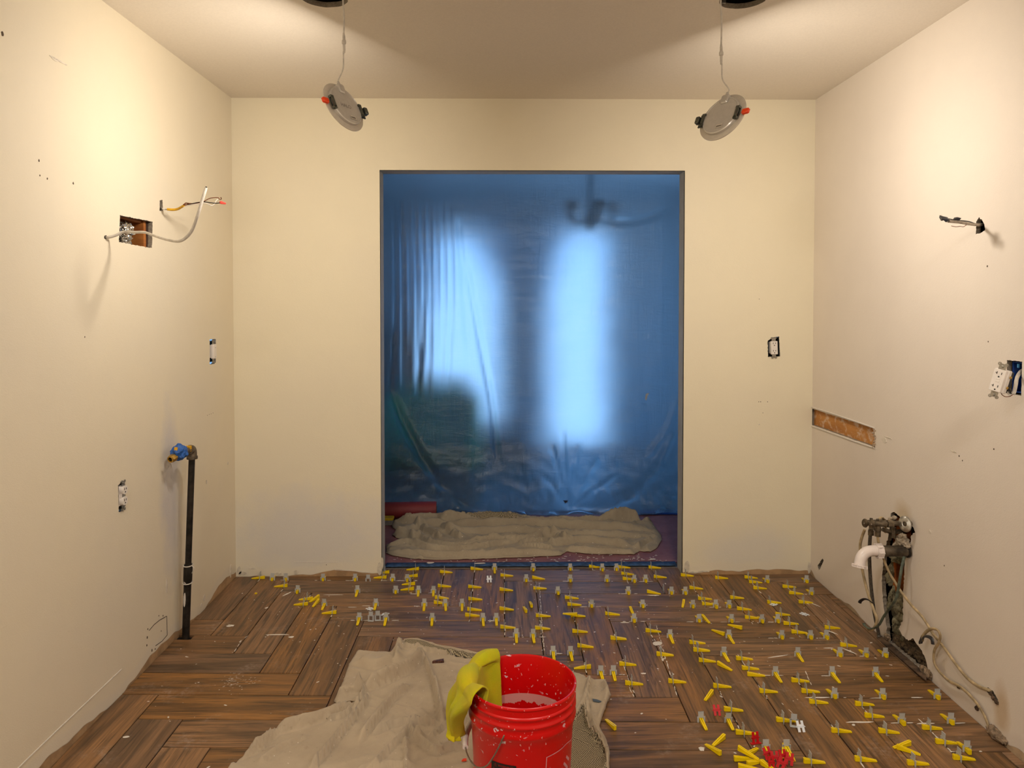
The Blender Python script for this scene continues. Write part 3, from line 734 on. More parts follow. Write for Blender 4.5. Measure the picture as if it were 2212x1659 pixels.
def draped(outline, step, ridges, base, noise_amp, noise_sc, edge=0.02, seed=0, gain=1.3, wr=0.004):
    poly = ragged(outline, step, 0.001, seed)
    P = [Vector(p) for p in poly]; nb = len(P); rr = random.Random(seed)
    xs = [p.x for p in P]; ys = [p.y for p in P]
    x = min(xs); row = 0; G = []
    while x < max(xs):
        y = min(ys)+(step/2 if row % 2 else 0)
        while y < max(ys):
            G.append((x+rr.uniform(-.15, .15)*step, y+rr.uniform(-.15, .15)*step)); y += step
        x += step*0.87; row += 1
    G = np.array(G); G = G[inside_np(G, P)]; dm = np.full(len(G), 1e9)
    for p in P: dm = np.minimum(dm, (G[:, 0]-p.x)**2+(G[:, 1]-p.y)**2)
    P += [Vector((float(a_), float(b_))) for a_, b_ in G[dm > (step*0.5)**2]]
    V, E, Fc, *_ = delaunay_2d_cdt(P, [(i, (i+1) % nb) for i in range(nb)], [], 1, 1e-7)
    Fc = [f for f in Fc if len(f) == 3]; VX = np.array([[v.x, v.y] for v in V]); cen = VX[np.array(Fc)].mean(axis=1)
    Fc = [f for f, k_ in zip(Fc, inside_np(cen, poly)) if k_]
    X = np.array([[v.x, v.y] for v in V])
    D = np.full(len(X), 1e9)
    for i in range(nb):
        D = np.minimum(D, (X[:, 0]-poly[i].x)**2+(X[:, 1]-poly[i].y)**2)
    D = np.sqrt(D); k = np.clip(D/edge, 0, 1); k = k*k*(3-2*k)
    Z = ridge_fn(ridges, 1.0, gain)(X)*(0.25+0.75*k)
    def wrk(a, b):
        w1 = noise.noise(Vector((a*3, b*3, seed+9)))*0.25; q = noise.noise(Vector((a*5+w1*6, b*9+w1*5, seed+2)))
        q2 = noise.noise(Vector((a*13+w1*9, b*9, seed+7)))
        return max(0, 1-abs(q)*7)+0.5*max(0, 1-abs(q2)*6)
    Z = Z+wr*np.array([wrk(a, b) for a, b in X])*(0.2+0.8*k)
    nz = np.array([noise.noise(Vector((a*noise_sc, b*noise_sc, seed)))+0.5*noise.noise(Vector((a*noise_sc*2.3, b*noise_sc*2.3, seed+4))) for a, b in X])
    Z = np.maximum(Z + (base+noise_amp*(nz+0.9))*(0.3+0.7*k), 0.0) + 0.002
    return X, Z, Fc, D
def split_build(X, Z, Fc, region, root_name, root_mat, part_name, part_mat, zoff=0.0, thick=0.002):
    def mk(name, fs, mat, parent):
        used = sorted({i for f in fs for i in f}); mp = {i: k for k, i in enumerate(used)}
        me = bpy.data.meshes.new(name); me.from_pydata([(X[i][0], X[i][1], Z[i]+zoff) for i in used], [], [tuple(mp[i] for i in f) for f in fs]); me.update()
        if me.polygons and me.polygons[0].normal.z < 0: me.flip_normals()
        me.shade_smooth(); me.materials.append(mat); o = link(name, me, parent)
        s = o.modifiers.new('thickness', 'SOLIDIFY'); s.thickness = thick; s.offset = -1
        return o
    cen = X[np.array(Fc)].mean(axis=1); own = np.zeros(len(Fc), int)
    for k_, r in enumerate(region): own[inside_np(cen, r)] = k_+1
    root = mk(root_name, [tuple(f) for f, o_ in zip(Fc, own) if o_ == 0], root_mat, None)
    for k_ in range(len(region)): mk(part_name, [tuple(f) for f, o_ in zip(Fc, own) if o_ == k_+1], part_mat, root)
    return root

# plastic sheet
SY = 5.10
def sheet():
    nx, nz = 190, 170
    def S(px, py): p = px_y(px, py, SY); return (p.x, p.z)
    kn = S(1221, 1078)
    rid = [([S(1005, 560), S(1030, 700), S(1060, 860), S(1075, 1000)], 0.018, 0.020), ([S(990, 470), S(1000, 600), S(1012, 760)], 0.02, 0.015)]
    for a, b in [((1190, 960), 0.012), ((1215, 930), 0.010), ((1250, 960), 0.012), ((1290, 990), 0.014), ((1330, 1020), 0.012), ((1170, 1020), 0.012), ((1360, 1060), 0.014)]:
        rid.append(([kn, ((kn[0]+S(*a)[0])/2+0.004, (kn[1]+S(*a)[1])/2), S(*a)], b, 0.016))
    k2 = S(1118, 1110)
    for a in [(1080, 1060), (1100, 1055), (1118, 1050), (1135, 1058), (1150, 1060), (1050, 1078)]:
        rid.append(([k2, S(*a)], 0.010, 0.022))
    # big swag where the slack sheet bellies out, left and right
    rid += [([S(845, 850), S(880, 930), S(930, 1010), S(1000, 1062), S(1080, 1080)], 0.03, 0.04), ([S(1455, 930), S(1420, 1000), S(1360, 1050), S(1270, 1085)], 0.03, 0.035),
            ([S(1465, 860), S(1440, 930), S(1400, 985)], 0.02, 0.02), ([S(1325, 380), S(1380, 378), S(1430, 372)], 0.012, 0.02), ([S(1320, 480), S(1380, 478), S(1440, 455)], 0.02, 0.025)]
    for k in range(9):
        x = 850+k*15; rid.append(([S(x, 430), S(x+6, 640), S(x+rnd.uniform(-8, 8), 860)], 0.008+0.006*rnd.random(), 0.022*rnd.uniform(.5, 1)))
    f = ridge_fn(rid); X = []
    x0, x1 = FX0+0.01, FX1-0.01
    for j in range(nz+1):
        t = j/nz; z = (CZ-0.005)*(t**1.25)
        for i in range(nx+1): X.append((x0+(x1-x0)*i/nx, z))
    X = np.array(X); D = f(X); vs = []
    for (x, z), d in zip(X, D):
        low = max(0, (0.42-z)/0.42); y = SY-0.30*low**1.8
        cr = low**1.2
        y -= d
        y -= 0.012*noise.noise(Vector((x*1.3, z*0.9, 3)))+0.045*cr*noise.noise(Vector((x*9, z*14, 0)))+0.03*cr*abs(noise.noise(Vector((x*17+z*6, z*10, 5))))
        y += 0.006*noise.noise(Vector((x*5, z*7, 9)))
        zz = z + 0.022*cr*abs(noise.noise(Vector((x*11, z*8, 2))))+0.004
        if z < 0.02: zz = 0.014+0.03*max(0, noise.noise(Vector((x*7, 0, 0))))*cr; y = SY-0.33-0.03*noise.noise(Vector((x*5, 0, 4)))
        vs.append((x, min(y, SY+0.05), min(zz, CZ-0.004)))
    fs = [(j*(nx+1)+i, j*(nx+1)+i+1, (j+1)*(nx+1)+i+1, (j+1)*(nx+1)+i) for j in range(nz) for i in range(nx)]
    me = bpy.data.meshes.new('plastic_sheet'); me.from_pydata(vs, [], fs); me.update(); me.shade_smooth(); me.materials.append(M_sheet)
    if me.polygons[5000].normal.y > 0: me.flip_normals()
    o = link('plastic_sheet', me)
    return tag(o, 'translucent plastic dust sheet glowing blue, hung beyond the opening down to the floor', 'plastic sheet')
sheet_o = sheet()
# small tape scraps stuck on the sheet
m = MB(); p = px_y(1221, 1080, 4.90); m.prism([(p.x-.018, p.z+.008), (p.x+.016, p.z+.009), (p.x+.008, p.z-.008), (p.x-.004, p.z-.012)], 0, 0.002, Matrix(((1,0,0,0),(0,0,-1,4.86),(0,1,0,0),(0,0,0,1)))); child(m, 'tape_scrap', M_blue, sheet_o)
m = MB(); p = px_y(1400, 858, 5.0)
m.prism([(p.x-.012, p.z-.02), (p.x-.006, p.z+.018), (p.x+.018, p.z+.022), (p.x+.006, p.z+.004), (p.x-.002, p.z-.03)], 0, 0.002, Matrix(((1,0,0,0),(0,0,-1,5.05),(0,1,0,0),(0,0,0,1)))); child(m, 'patch', M_frame, sheet_o)

# paper roll and tool end
c = empty('paper_roll', (-0.66, 4.70, 0.064), 'maroon roll of builder\'s paper lying behind the crumpled cloth, left', 'paper roll', rot=(0, 0, R(3)))
M_roll = simple('rosin_roll', srgb(128, 42, 46), 0.6, var=0.08, scale=14)
Mx = Matrix.Rotation(math.pi/2, 4, 'Y')
m = MB(); m.lathe([(0.050, -0.26), (0.052, -0.255), (0.052, 0.2285), (0.050, 0.2335), (0.022, 0.2335), (0.022, -0.26)], 32, Mx, close=True); m.build('paper', M_roll, c)
m = MB(); m.lathe([(0.0215, -0.262), (0.0215, 0.236), (0.018, 0.236), (0.018, -0.262)], 24, Mx, close=True); m.build('core', simple('card_core', srgb(110, 90, 70), .9), c)
p = fl(838, 1137)
c = empty('putty_tool', (p.x-0.02, p.y+0.02, 0.008), 'yellow and grey tool end poking from under the crumpled cloth', 'tool')
m = MB(); m.cbox((0, 0, 0.016), (0.10, 0.06, 0.03), 0.004); m.build('grey_body', simple('grey_tool_body', srgb(128, 124, 118), 0.5), c)
m = MB(); m.cbox((0, 0, 0.038), (0.105, 0.06, 0.014), 0.003); m.build('yellow_top', simple('yellow_tool', srgb(206, 176, 30), 0.5), c)

# crumpled cloth beyond the opening
def dz(px, py): z = 0.075*max(0, min(1, (1205-py)/105)); p = fl(px, py, z); return (p.x, p.y)
def Z5(l): return [dz(800+a/3.16, 800+b/3.16) for a, b in l]
out = Z5([(145,975),(180,962),(300,980),(400,962),(500,965),(560,950),(690,948),(860,962),(1040,968),(1300,965),(1560,972),(1700,955),(1760,945),(1830,948),(1850,965),(1915,957),(1935,1000),(1985,1090),(1990,1130),(1960,1200),(1915,1240),(1870,1238),(1840,1232),(1800,1265),(1600,1260),(1450,1255),(1340,1235),(1300,1275),(1000,1290),(700,1300),(450,1305),(300,1300),(150,1275),(108,1250),(108,1175),(160,1150),(210,1130),(150,1090),(160,1070),(215,1072),(150,1020)])
Rg = []
for l, w, h in [
  ([(560,950),(860,966),(1040,970),(1300,968),(1560,975),(1700,965),(1850,955)], .030, .055), ([(180,975),(300,990),(430,975),(560,1000),(860,990),(1100,985)], .03, .045),
  ([(230,1060),(420,1010),(700,1020),(1000,1010),(1300,1020),(1600,1040),(1900,1060)], .035, .040), ([(400,1060),(700,1080),(1000,1060),(1200,1100),(1500,1110),(1950,1110)], .030, .030),
  ([(300,1010),(400,1080),(480,1130)], .02, .035), ([(480,1040),(560,1090),(620,1130)], .02, .03), ([(160,1090),(260,1110),(300,1140)], .025, .045),
  ([(300,1100),(420,1180),(560,1210),(720,1200),(900,1160)], .012, .028), ([(120,1200),(260,1180),(420,1230),(640,1240),(860,1190),(1000,1160)], .014, .030),
  ([(620,1180),(860,1170),(1000,1155),(1100,1140),(1230,1090)], .014, .032), ([(1230,1090),(1290,1140),(1330,1170)], .014, .026),
  ([(1240,1185),(1400,1160),(1600,1170),(1760,1210)], .030, .030), ([(1030,1190),(1040,1170),(1180,1160),(1260,1190)], .009, .024), ([(1040,1215),(1180,1215),(1240,1230)], .010, .022),
  ([(130,1250),(400,1285),(700,1285),(1000,1270),(1250,1262)], .018, .022), ([(1340,1225),(1500,1245),(1780,1255)], .016, .018), ([(1830,1225),(1850,1190),(1930,1150)], .016, .028),
  ([(1600,1000),(1750,960),(1850,965)], .025, .022), ([(1880,980),(1915,960)], .02, .018), ([(900,1040),(1100,1030),(1300,1050)], .012, .012), ([(1300,1090),(1500,1075),(1700,1090)], .010, .012), ([(1350,1130),(1600,1130),(1850,1120)], .010, .010)]:
    Rg.append((Z5(l), w, h))
X, Z, Fc, D = draped([Vector(p) for p in out], 0.0095, Rg, 0.008, 0.004, 9, 0.025, 21, 1.05, 0.009)
net = [Vector(p) for p in Z5([(560,962),(860,975),(1100,985),(860,1005),(640,1000)])]
oc = split_build(X, Z, Fc, [net], 'drop_cloth', M_cloth2, 'net_lining', M_net, 0.006, 0.003)
tag(oc, 'crumpled taupe canvas cloth heaped on the red paper in the opening', 'cloth')

# ------------------------------------------------------------------ foreground cloth
def Z2(l): return [(lambda p: (p.x, p.y))(fl(480+a/2.572, 1360+b/2.572, 0.004)) for a, b in l]
out = Z2([(755,112),(830,118),(935,125),(965,90),(1010,55),(1080,50),(1200,85),(1380,120),(1500,150),(1640,160),(1850,200),(1990,245),(2045,283),(2062,278),(2130,275),(2160,360),(2130,440),(2095,535),(2130,600),(2155,680),(2150,770),(2160,980),(2050,1300),(1500,1450),(600,1450),(150,1350),(-150,1100),(-20,820),(60,755),(160,680),(260,600),(350,545),(480,510),(560,490),(640,460),(745,405),(700,392),(650,412),(620,400),(670,290),(705,190)])
Rg = []
def Z8(l): return [(lambda p: (p.x, p.y))(fl(560+a/4.809, 1480+b/4.809, 0.012)) for a, b in l]
for l, w, h in [
  (Z8([(-300,800),(0,640),(160,490),(300,440),(520,390),(760,310),(900,220),(1010,150)]), .022, .026), (Z8([(520,900),(640,760),(800,570),(960,380),(1080,220),(1140,110)]), .013, .024),
  (Z8([(1060,560),(1140,450),(1260,300),(1400,130),(1560,0)]), .018, .022), (Z8([(700,360),(860,320),(960,240)]), .010, .014),
  (Z8([(1200,860),(1330,680),(1500,520),(1560,420)]), .012, .016), (Z8([(1180,490),(1300,450),(1420,400),(1600,370),(1880,400)]), .011, .018),
  (Z8([(1580,380),(1580,490),(1700,600),(1850,700),(2000,640),(2140,660)]), .013, .020), (Z8([(1500,520),(1520,700),(1510,880),(1490,1100)]), .010, .014),
  (Z8([(1780,520),(1880,460),(1960,390)]), .008, .014), (Z8([(1820,0),(1850,170),(1900,390)]), .011, .018), (Z8([(1560,560),(1700,560),(1900,640)]), .012, .014),
  (Z8([(0,800),(100,720),(260,620),(520,520)]), .016, .012), (Z8([(1000,880),(1200,840),(1400,820),(1640,860)]), .014, .012),
  (Z2([(790,345),(900,300),(1000,250),(1080,200),(1110,160)]), .026, .036), (Z2([(640,395),(720,370),(780,350)]), .022, .030), (Z2([(740,360),(790,355),(770,400),(740,440)]), .010, .024),
  (Z2([(1080,110),(1120,170),(1150,240),(1180,330),(1200,430),(1215,520)]), .013, .020), (Z2([(1000,70),(980,110),(960,180)]), .020, .016), (Z2([(960,100),(1010,95),(1080,110),(1200,130),(1400,160)]), .010, .012),
  (Z2([(760,180),(850,200),(950,160)]), .05, .014), (Z2([(1190,310),(1260,280),(1320,270)]), .008, .006), (Z2([(1200,490),(1300,500),(1400,560)]), .010, .014),
  (Z2([(1990,250),(2040,285),(2010,400),(1960,500)]), .010, .012), (Z2([(2060,285),(2030,400),(2060,560),(2120,640)]), .012, .016), (Z2([(2110,300),(2145,370),(2100,520)]), .014, .014),
  (Z2([(2010,440),(2050,580),(2130,680),(2140,800)]), .010, .012), (Z2([(60,765),(20,850),(-40,1000)]), .03, .015)]:
    Rg.append((l, w, h))
X, Z, Fc, D = draped([Vector(p) for p in out], 0.0075, [(l_, w_*0.62, h_) for l_, w_, h_ in Rg], 0.002, 0.0025, 10, 0.010, 33, 1.45, 0.004)
# the cloth is pressed flat where the bucket stands on it
db = np.hypot(X[:, 0]-BK.x, X[:, 1]-BK.y); k = np.clip((db-0.126)/0.05, 0, 1); Z = 0.004+(Z-0.004)*k
net = [[Vector(p) for p in Z2([(1010,62),(1080,62),(1200,97),(1380,132),(1500,160),(1440,170),(1300,150),(1180,122),(1080,100),(1020,85)])],
       [Vector(p) for p in Z2([(2010,430),(2035,550),(2090,620),(2130,690),(2138,780),(2140,1000),(2000,1150),(1700,900),(1850,560),(1960,500)])]]
cl = split_build(X, Z, Fc, net, 'drop_cloth', M_cloth, 'net_lining', M_net, 0.0, 0.0022)
tag(cl, 'dirty tan canvas cloth with net lining spread on the tiles under the red bucket', 'cloth')
# hems along the net edges
def zat(x, y):
    i = int(np.argmin((X[:, 0]-x)**2+(X[:, 1]-y)**2)); return float(Z[i])
for l in ([(1010,55),(1080,52),(1200,87),(1380,122),(1500,152),(1640,162)], [(2010,430),(2035,550),(2090,620),(2130,690),(2140,780)], [(2045,285),(2030,360),(2005,440),(1960,505)]):
    P = spline([(p[0], p[1], 0) for p in Z2(l)], 8); m = MB(); m.tube([(p.x, p.y, zat(p.x, p.y)+0.001) for p in P], 0.0028, 6)
    m.build('hem', M_cloth, cl)
m = MB(); p = Z2([(2080,410)])[0]; zz = zat(*p)+0.003
m.prism([(p[0]-.013, p[1]+.014), (p[0]+.004, p[1]+.008), (p[0]+.020, p[1]-.006), (p[0]+.006, p[1]-.010), (p[0]-.012, p[1]-.002)], zz, zz+0.001)
t_ = m.build('tape_scrap', simple('slate_tape', srgb(84, 94, 102), .6)); tag(t_, 'slate-grey scrap of tape on the cloth right of the bucket', 'tape')
m = MB(); p = Z2([(1200,190)])[0]; zz = zat(*p)
m.prism([(p[0]-.022, p[1]-.010), (p[0]+.022, p[1]-.004), (p[0]+.020, p[1]+.012), (p[0]-.018, p[1]-.002)], zz+0.001, zz+0.010)
tag(m.build('tile_shard', M_shard), 'thin brown tile offcut lying on the tan cloth behind the towel', 'tile shard')

# ------------------------------------------------------------------ bucket
bk = empty('bucket', BK, 'red plastic bucket with white paint splashes standing on the tan cloth', 'bucket')
H = BKH
prof = [(0.0, 0.004), (0.118, 0.0), (0.126, 0.004), (0.1275, 0.02), (0.1375, H-0.115), (0.1385, H-0.112), (0.1395, H-0.092), (0.1455, H-0.084), (0.1465, H-0.078), (0.1445, H-0.070), (0.1435, H-0.058),
        (0.1465, H-0.055), (0.1465, H-0.051), (0.1435, H-0.048), (0.1430, H-0.036), (0.1462, H-0.033), (0.1462, H-0.029), (0.1430, H-0.026), (0.1440, H-0.008), (0.1475, H-0.006), (0.1475, H-0.001), (0.1455, H+0.001), (0.1425, H),
        (0.1410, H-0.004), (0.1365, H-0.11), (0.1245, 0.010), (0.0, 0.008)]
m = MB(); n = 96; m.lathe(prof[1:-1], n); m.f = m.f[:-2]
b = len(m.v); m.v += [(0, 0, 0.004), (0, 0, 0.010)]; L = len(prof)-2
m.f += [(b, (k+1) % n, k) for k in range(n)]+[(b+1, (L-1)*n+k, (L-1)*n+(k+1) % n) for k in range(n)]
m.build('body', M_bucket, bk, 50)
def on_bucket(px, py, r):
    d = ray(px, py).normalized(); o = CAM-BK; a = d.x*d.x+d.y*d.y; bb = 2*(o.x*d.x+o.y*d.y); c = o.x*o.x+o.y*o.y-r*r
    t = (-bb-math.sqrt(max(0, bb*bb-4*a*c)))/(2*a); return CAM+d*t-BK
def b_ang(p): return math.atan2(p.y, p.x)
def rad_at(z):
    pr = prof[2:20]
    for (r0, z0), (r1, z1) in zip(pr, pr[1:]):
        if z0 <= z <= z1: return r0+(r1-r0)*(z-z0)/(z1-z0)
    return 0.135
def bsurf(a, z, off=0.0006): r = rad_at(z)+off; return Vector((r*math.cos(a), r*math.sin(a), z))
# warning label with its two headings
pl0 = on_bucket(1061, 1640, 0.137); a0 = b_ang(pl0); zt = 1.39-0
a1 = b_ang(on_bucket(1115, 1650, 0.137)); ztop = pl0.z
m = MB(); vs = []; fs = []; n = 14; hh = 0.085
for k in range(n+1):
    a = a0+(a1-a0)*k/n
    vs += [bsurf(a, ztop-hh), bsurf(a, ztop-0.002)]
for k in range(n): fs.append((2*k, 2*k+2, 2*k+3, 2*k+1))
m.add(vs, fs); lb = m.build('warning_label', M_black, bk)
def bucket_text(txt, size, ac, z, mat, name, parent, flip=1, squeeze=1.0):
    cu = bpy.data.curves.new(name, 'FONT'); cu.body = txt; cu.size = size; cu.align_x = 'CENTER'; cu.resolution_u = 2
    to = bpy.data.objects.new(name, cu); COL.objects.link(to)
    bpy.context.view_layer.update()
    me = bpy.data.meshes.new_from_object(to.evaluated_get(bpy.context.evaluated_depsgraph_get()))
    bpy.data.objects.remove(to)
    for v in me.vertices:
        q = bsurf(ac+v.co.x*squeeze/0.135, z+v.co.y, 0.0012); v.co = q
    me.materials.clear(); me.materials.append(mat)
    return link(name, me, parent)
ac = (a0+a1)/2
bucket_text('\u26a0 WARNING', 0.0085, ac, ztop-0.012, M_redink, 'lettering', lb)
bucket_text('\u26a0 ADVERTENCIA', 0.0078, ac, ztop-0.023, M_redink, 'lettering', lb)
# printed emblem frame with stencil strokes
def band(pts, w, name, mat, parent):
    P = [on_bucket(px, py, 0.137) for px, py in pts]; A = [(b_ang(p), p.z) for p in P]
    A = [(q.x, q.y) for q in spline([(a*0.137, z, 0) for a, z in A], 5)] if len(A) > 2 else [(a*0.137, z) for a, z in A]
    vs = []; fs = []
    for i, p in enumerate(A):
        q0 = Vector(A[max(i-1, 0)]); q1 = Vector(A[min(i+1, len(A)-1)]); d = (q1-q0).normalized(); nn = Vector((-d.y, d.x))*w/2
        for s in (-1, 1): e_ = Vector(p)+nn*s; vs.append(bsurf(e_.x/0.137, e_.y, 0.0008))
    for i in range(len(A)-1): fs.append((2*i, 2*i+1, 2*i+3, 2*i+2))
    m = MB(); m.add(vs, fs); return m.build(name, mat, parent)
lg = band([(1181,1636),(1197,1628),(1213,1617),(1226,1604),(1237,1590)], 0.0022, 'printed_emblem', M_logo, bk)
band([(1181,1635),(1180,1660),(1179,1700)], 0.0022, 'emblem_line', M_logo, lg)
for s in ([(1224,1634),(1230,1641)], [(1219,1649),(1228,1659)], [(1212,1664),(1224,1676)], [(1236,1640),(1232,1668)]):
    band(s, 0.0065, 'emblem_stroke', M_logo, lg)
# bail handle
hp = [on_bucket(1089, 1589, 0.1405), on_bucket(1088, 1591, 0.146), on_bucket(1076, 1617, 0.148), on_bucket(1062, 1641, 0.150), on_bucket(1050, 1655, 0.152), on_bucket(1032, 1658, 0.155)]
aA = b_ang(hp[0]); zA = hp[0].z; aB = aA-math.pi
ae = b_ang(hp[-1]); ae = ae-2*math.pi if ae > aA else ae
zl = hp[-1].z
for k in range(1, 15):
    t = k/15; a = ae+(aB-ae)*t; z = zl+(zA-zl)*(t**2.2)+0.01*math.sin(t*3.1); r = 0.158-0.012*t
    hp.append(Vector((r*math.cos(a), r*math.sin(a), z)))
hp.append(Vector((0.1405*math.cos(aB), 0.1405*math.sin(aB), zA)))
m = MB(); m.tube(spline(hp, 4), 0.0021, 8); m.build('wire_handle', M_steel, bk)
m = MB(); m.tube(spline(hp[8:13], 5), 0.008, 12); m.build('handle_grip', M_pvc, bk)
for p in (hp[0], hp[-1]):
    d = Vector((p.x, p.y, 0)).normalized(); m = MB(); m.lathe([(0.002, 0), (0.009, 0), (0.009, 0.004), (0.004, 0.006), (0.001, 0.006)], 16, frame(p-d*0.002, d)); m.build('ear', M_bucket, bk)

# towel over the rim
def towel():
    n1, n2 = 70, 90; vs = []; fs = []
    A0, A1 = math.radians(118), math.radians(222)
    end = px_y(983, 1592, 1.985)-BK
    for j in range(n2+1):
        v = j/n2
        for i in range(n1+1):
            u = i/n1; a = A0+(A1-A0)*u
            if v < 0.36:      # inside, hanging down
                t = v/0.36; z = 0.215+0.135*t+0.02*math.sin(u*5); r = 0.124+0.010*t - 0.004*(1+math.sin(u*17+1.0))*(1-t*0.3)
                p = Vector((r*math.cos(a), r*math.sin(a), z))
            elif v < 0.50:    # over the rim
                t = (v-0.36)/0.14; ph = math.pi*(1-t)
                bulge = 1+0.85*abs(math.sin(u*math.pi*2.3+0.5))
                r = 0.1485+0.0155*math.cos(ph)*bulge; z = H+0.002+0.016*math.sin(ph)*bulge - (0.004 if t > .5 else 0)
                z = max(z, H-0.004); p = Vector((r*math.cos(a), r*math.sin(a), z-0.0+0.0))
            else:             # outside, gathering toward its hanging corner
                t = (v-0.5)/0.5
                r0 = 0.1485+0.0155*(1+0.85*abs(math.sin(u*math.pi*2.3+0.5)))
                top = Vector((r0*math.cos(a), r0*math.sin(a), H-0.002))
                w = (u-0.5)
                bot = end+Vector((-0.006, w*0.036, 0))+Vector((0.036*w+0.004, -0.02*w, 0.0)) - Vector((0, 0, 0.012*math.cos(w*3.1)))
                k = t**0.85
                p = top.lerp(bot, k)
                out_ = Vector((math.cos(a), math.sin(a), 0))
                p += out_*(0.020*math.sin(t*math.pi)) + Vector((0, 0, 0.012*math.sin(t*math.pi)))
                fold = math.sin(u*math.pi*5.0+0.7+1.2*t)
                p += out_*0.015*(fold+0.35*math.sin(u*math.pi*11+t*3))*min(1, t*3)*(1-0.25*t)
                q = Vector((p.x, p.y, 0))
                if q.length < 0.1515 and p.z > 0.10: q = q.normalized()*0.1515; p.x, p.y = q.x, q.y
            nn = noise.noise(Vector((u*5, v*7, 1)))*0.003
            p += Vector((math.cos(a), math.sin(a), 0.3))*nn
            vs.append(p+BK)
    for j in range(n2):
        for i in range(n1): q = j*(n1+1)+i; fs.append((q, q+1, q+n1+2, q+n1+1))
    me = bpy.data.meshes.new('towel'); me.from_pydata([tuple(v) for v in vs], [], fs); me.update(); me.shade_smooth(); me.materials.append(M_towel)
    o = link('towel', me); s = o.modifiers.new('thickness', 'SOLIDIFY'); s.thickness = 0.0045; s.offset = 0
    s2 = o.modifiers.new('soft', 'SUBSURF'); s2.levels = 1; s2.render_levels = 1
    return tag(o, 'yellow microfibre towel draped over the left rim of the red bucket', 'towel')
towel()
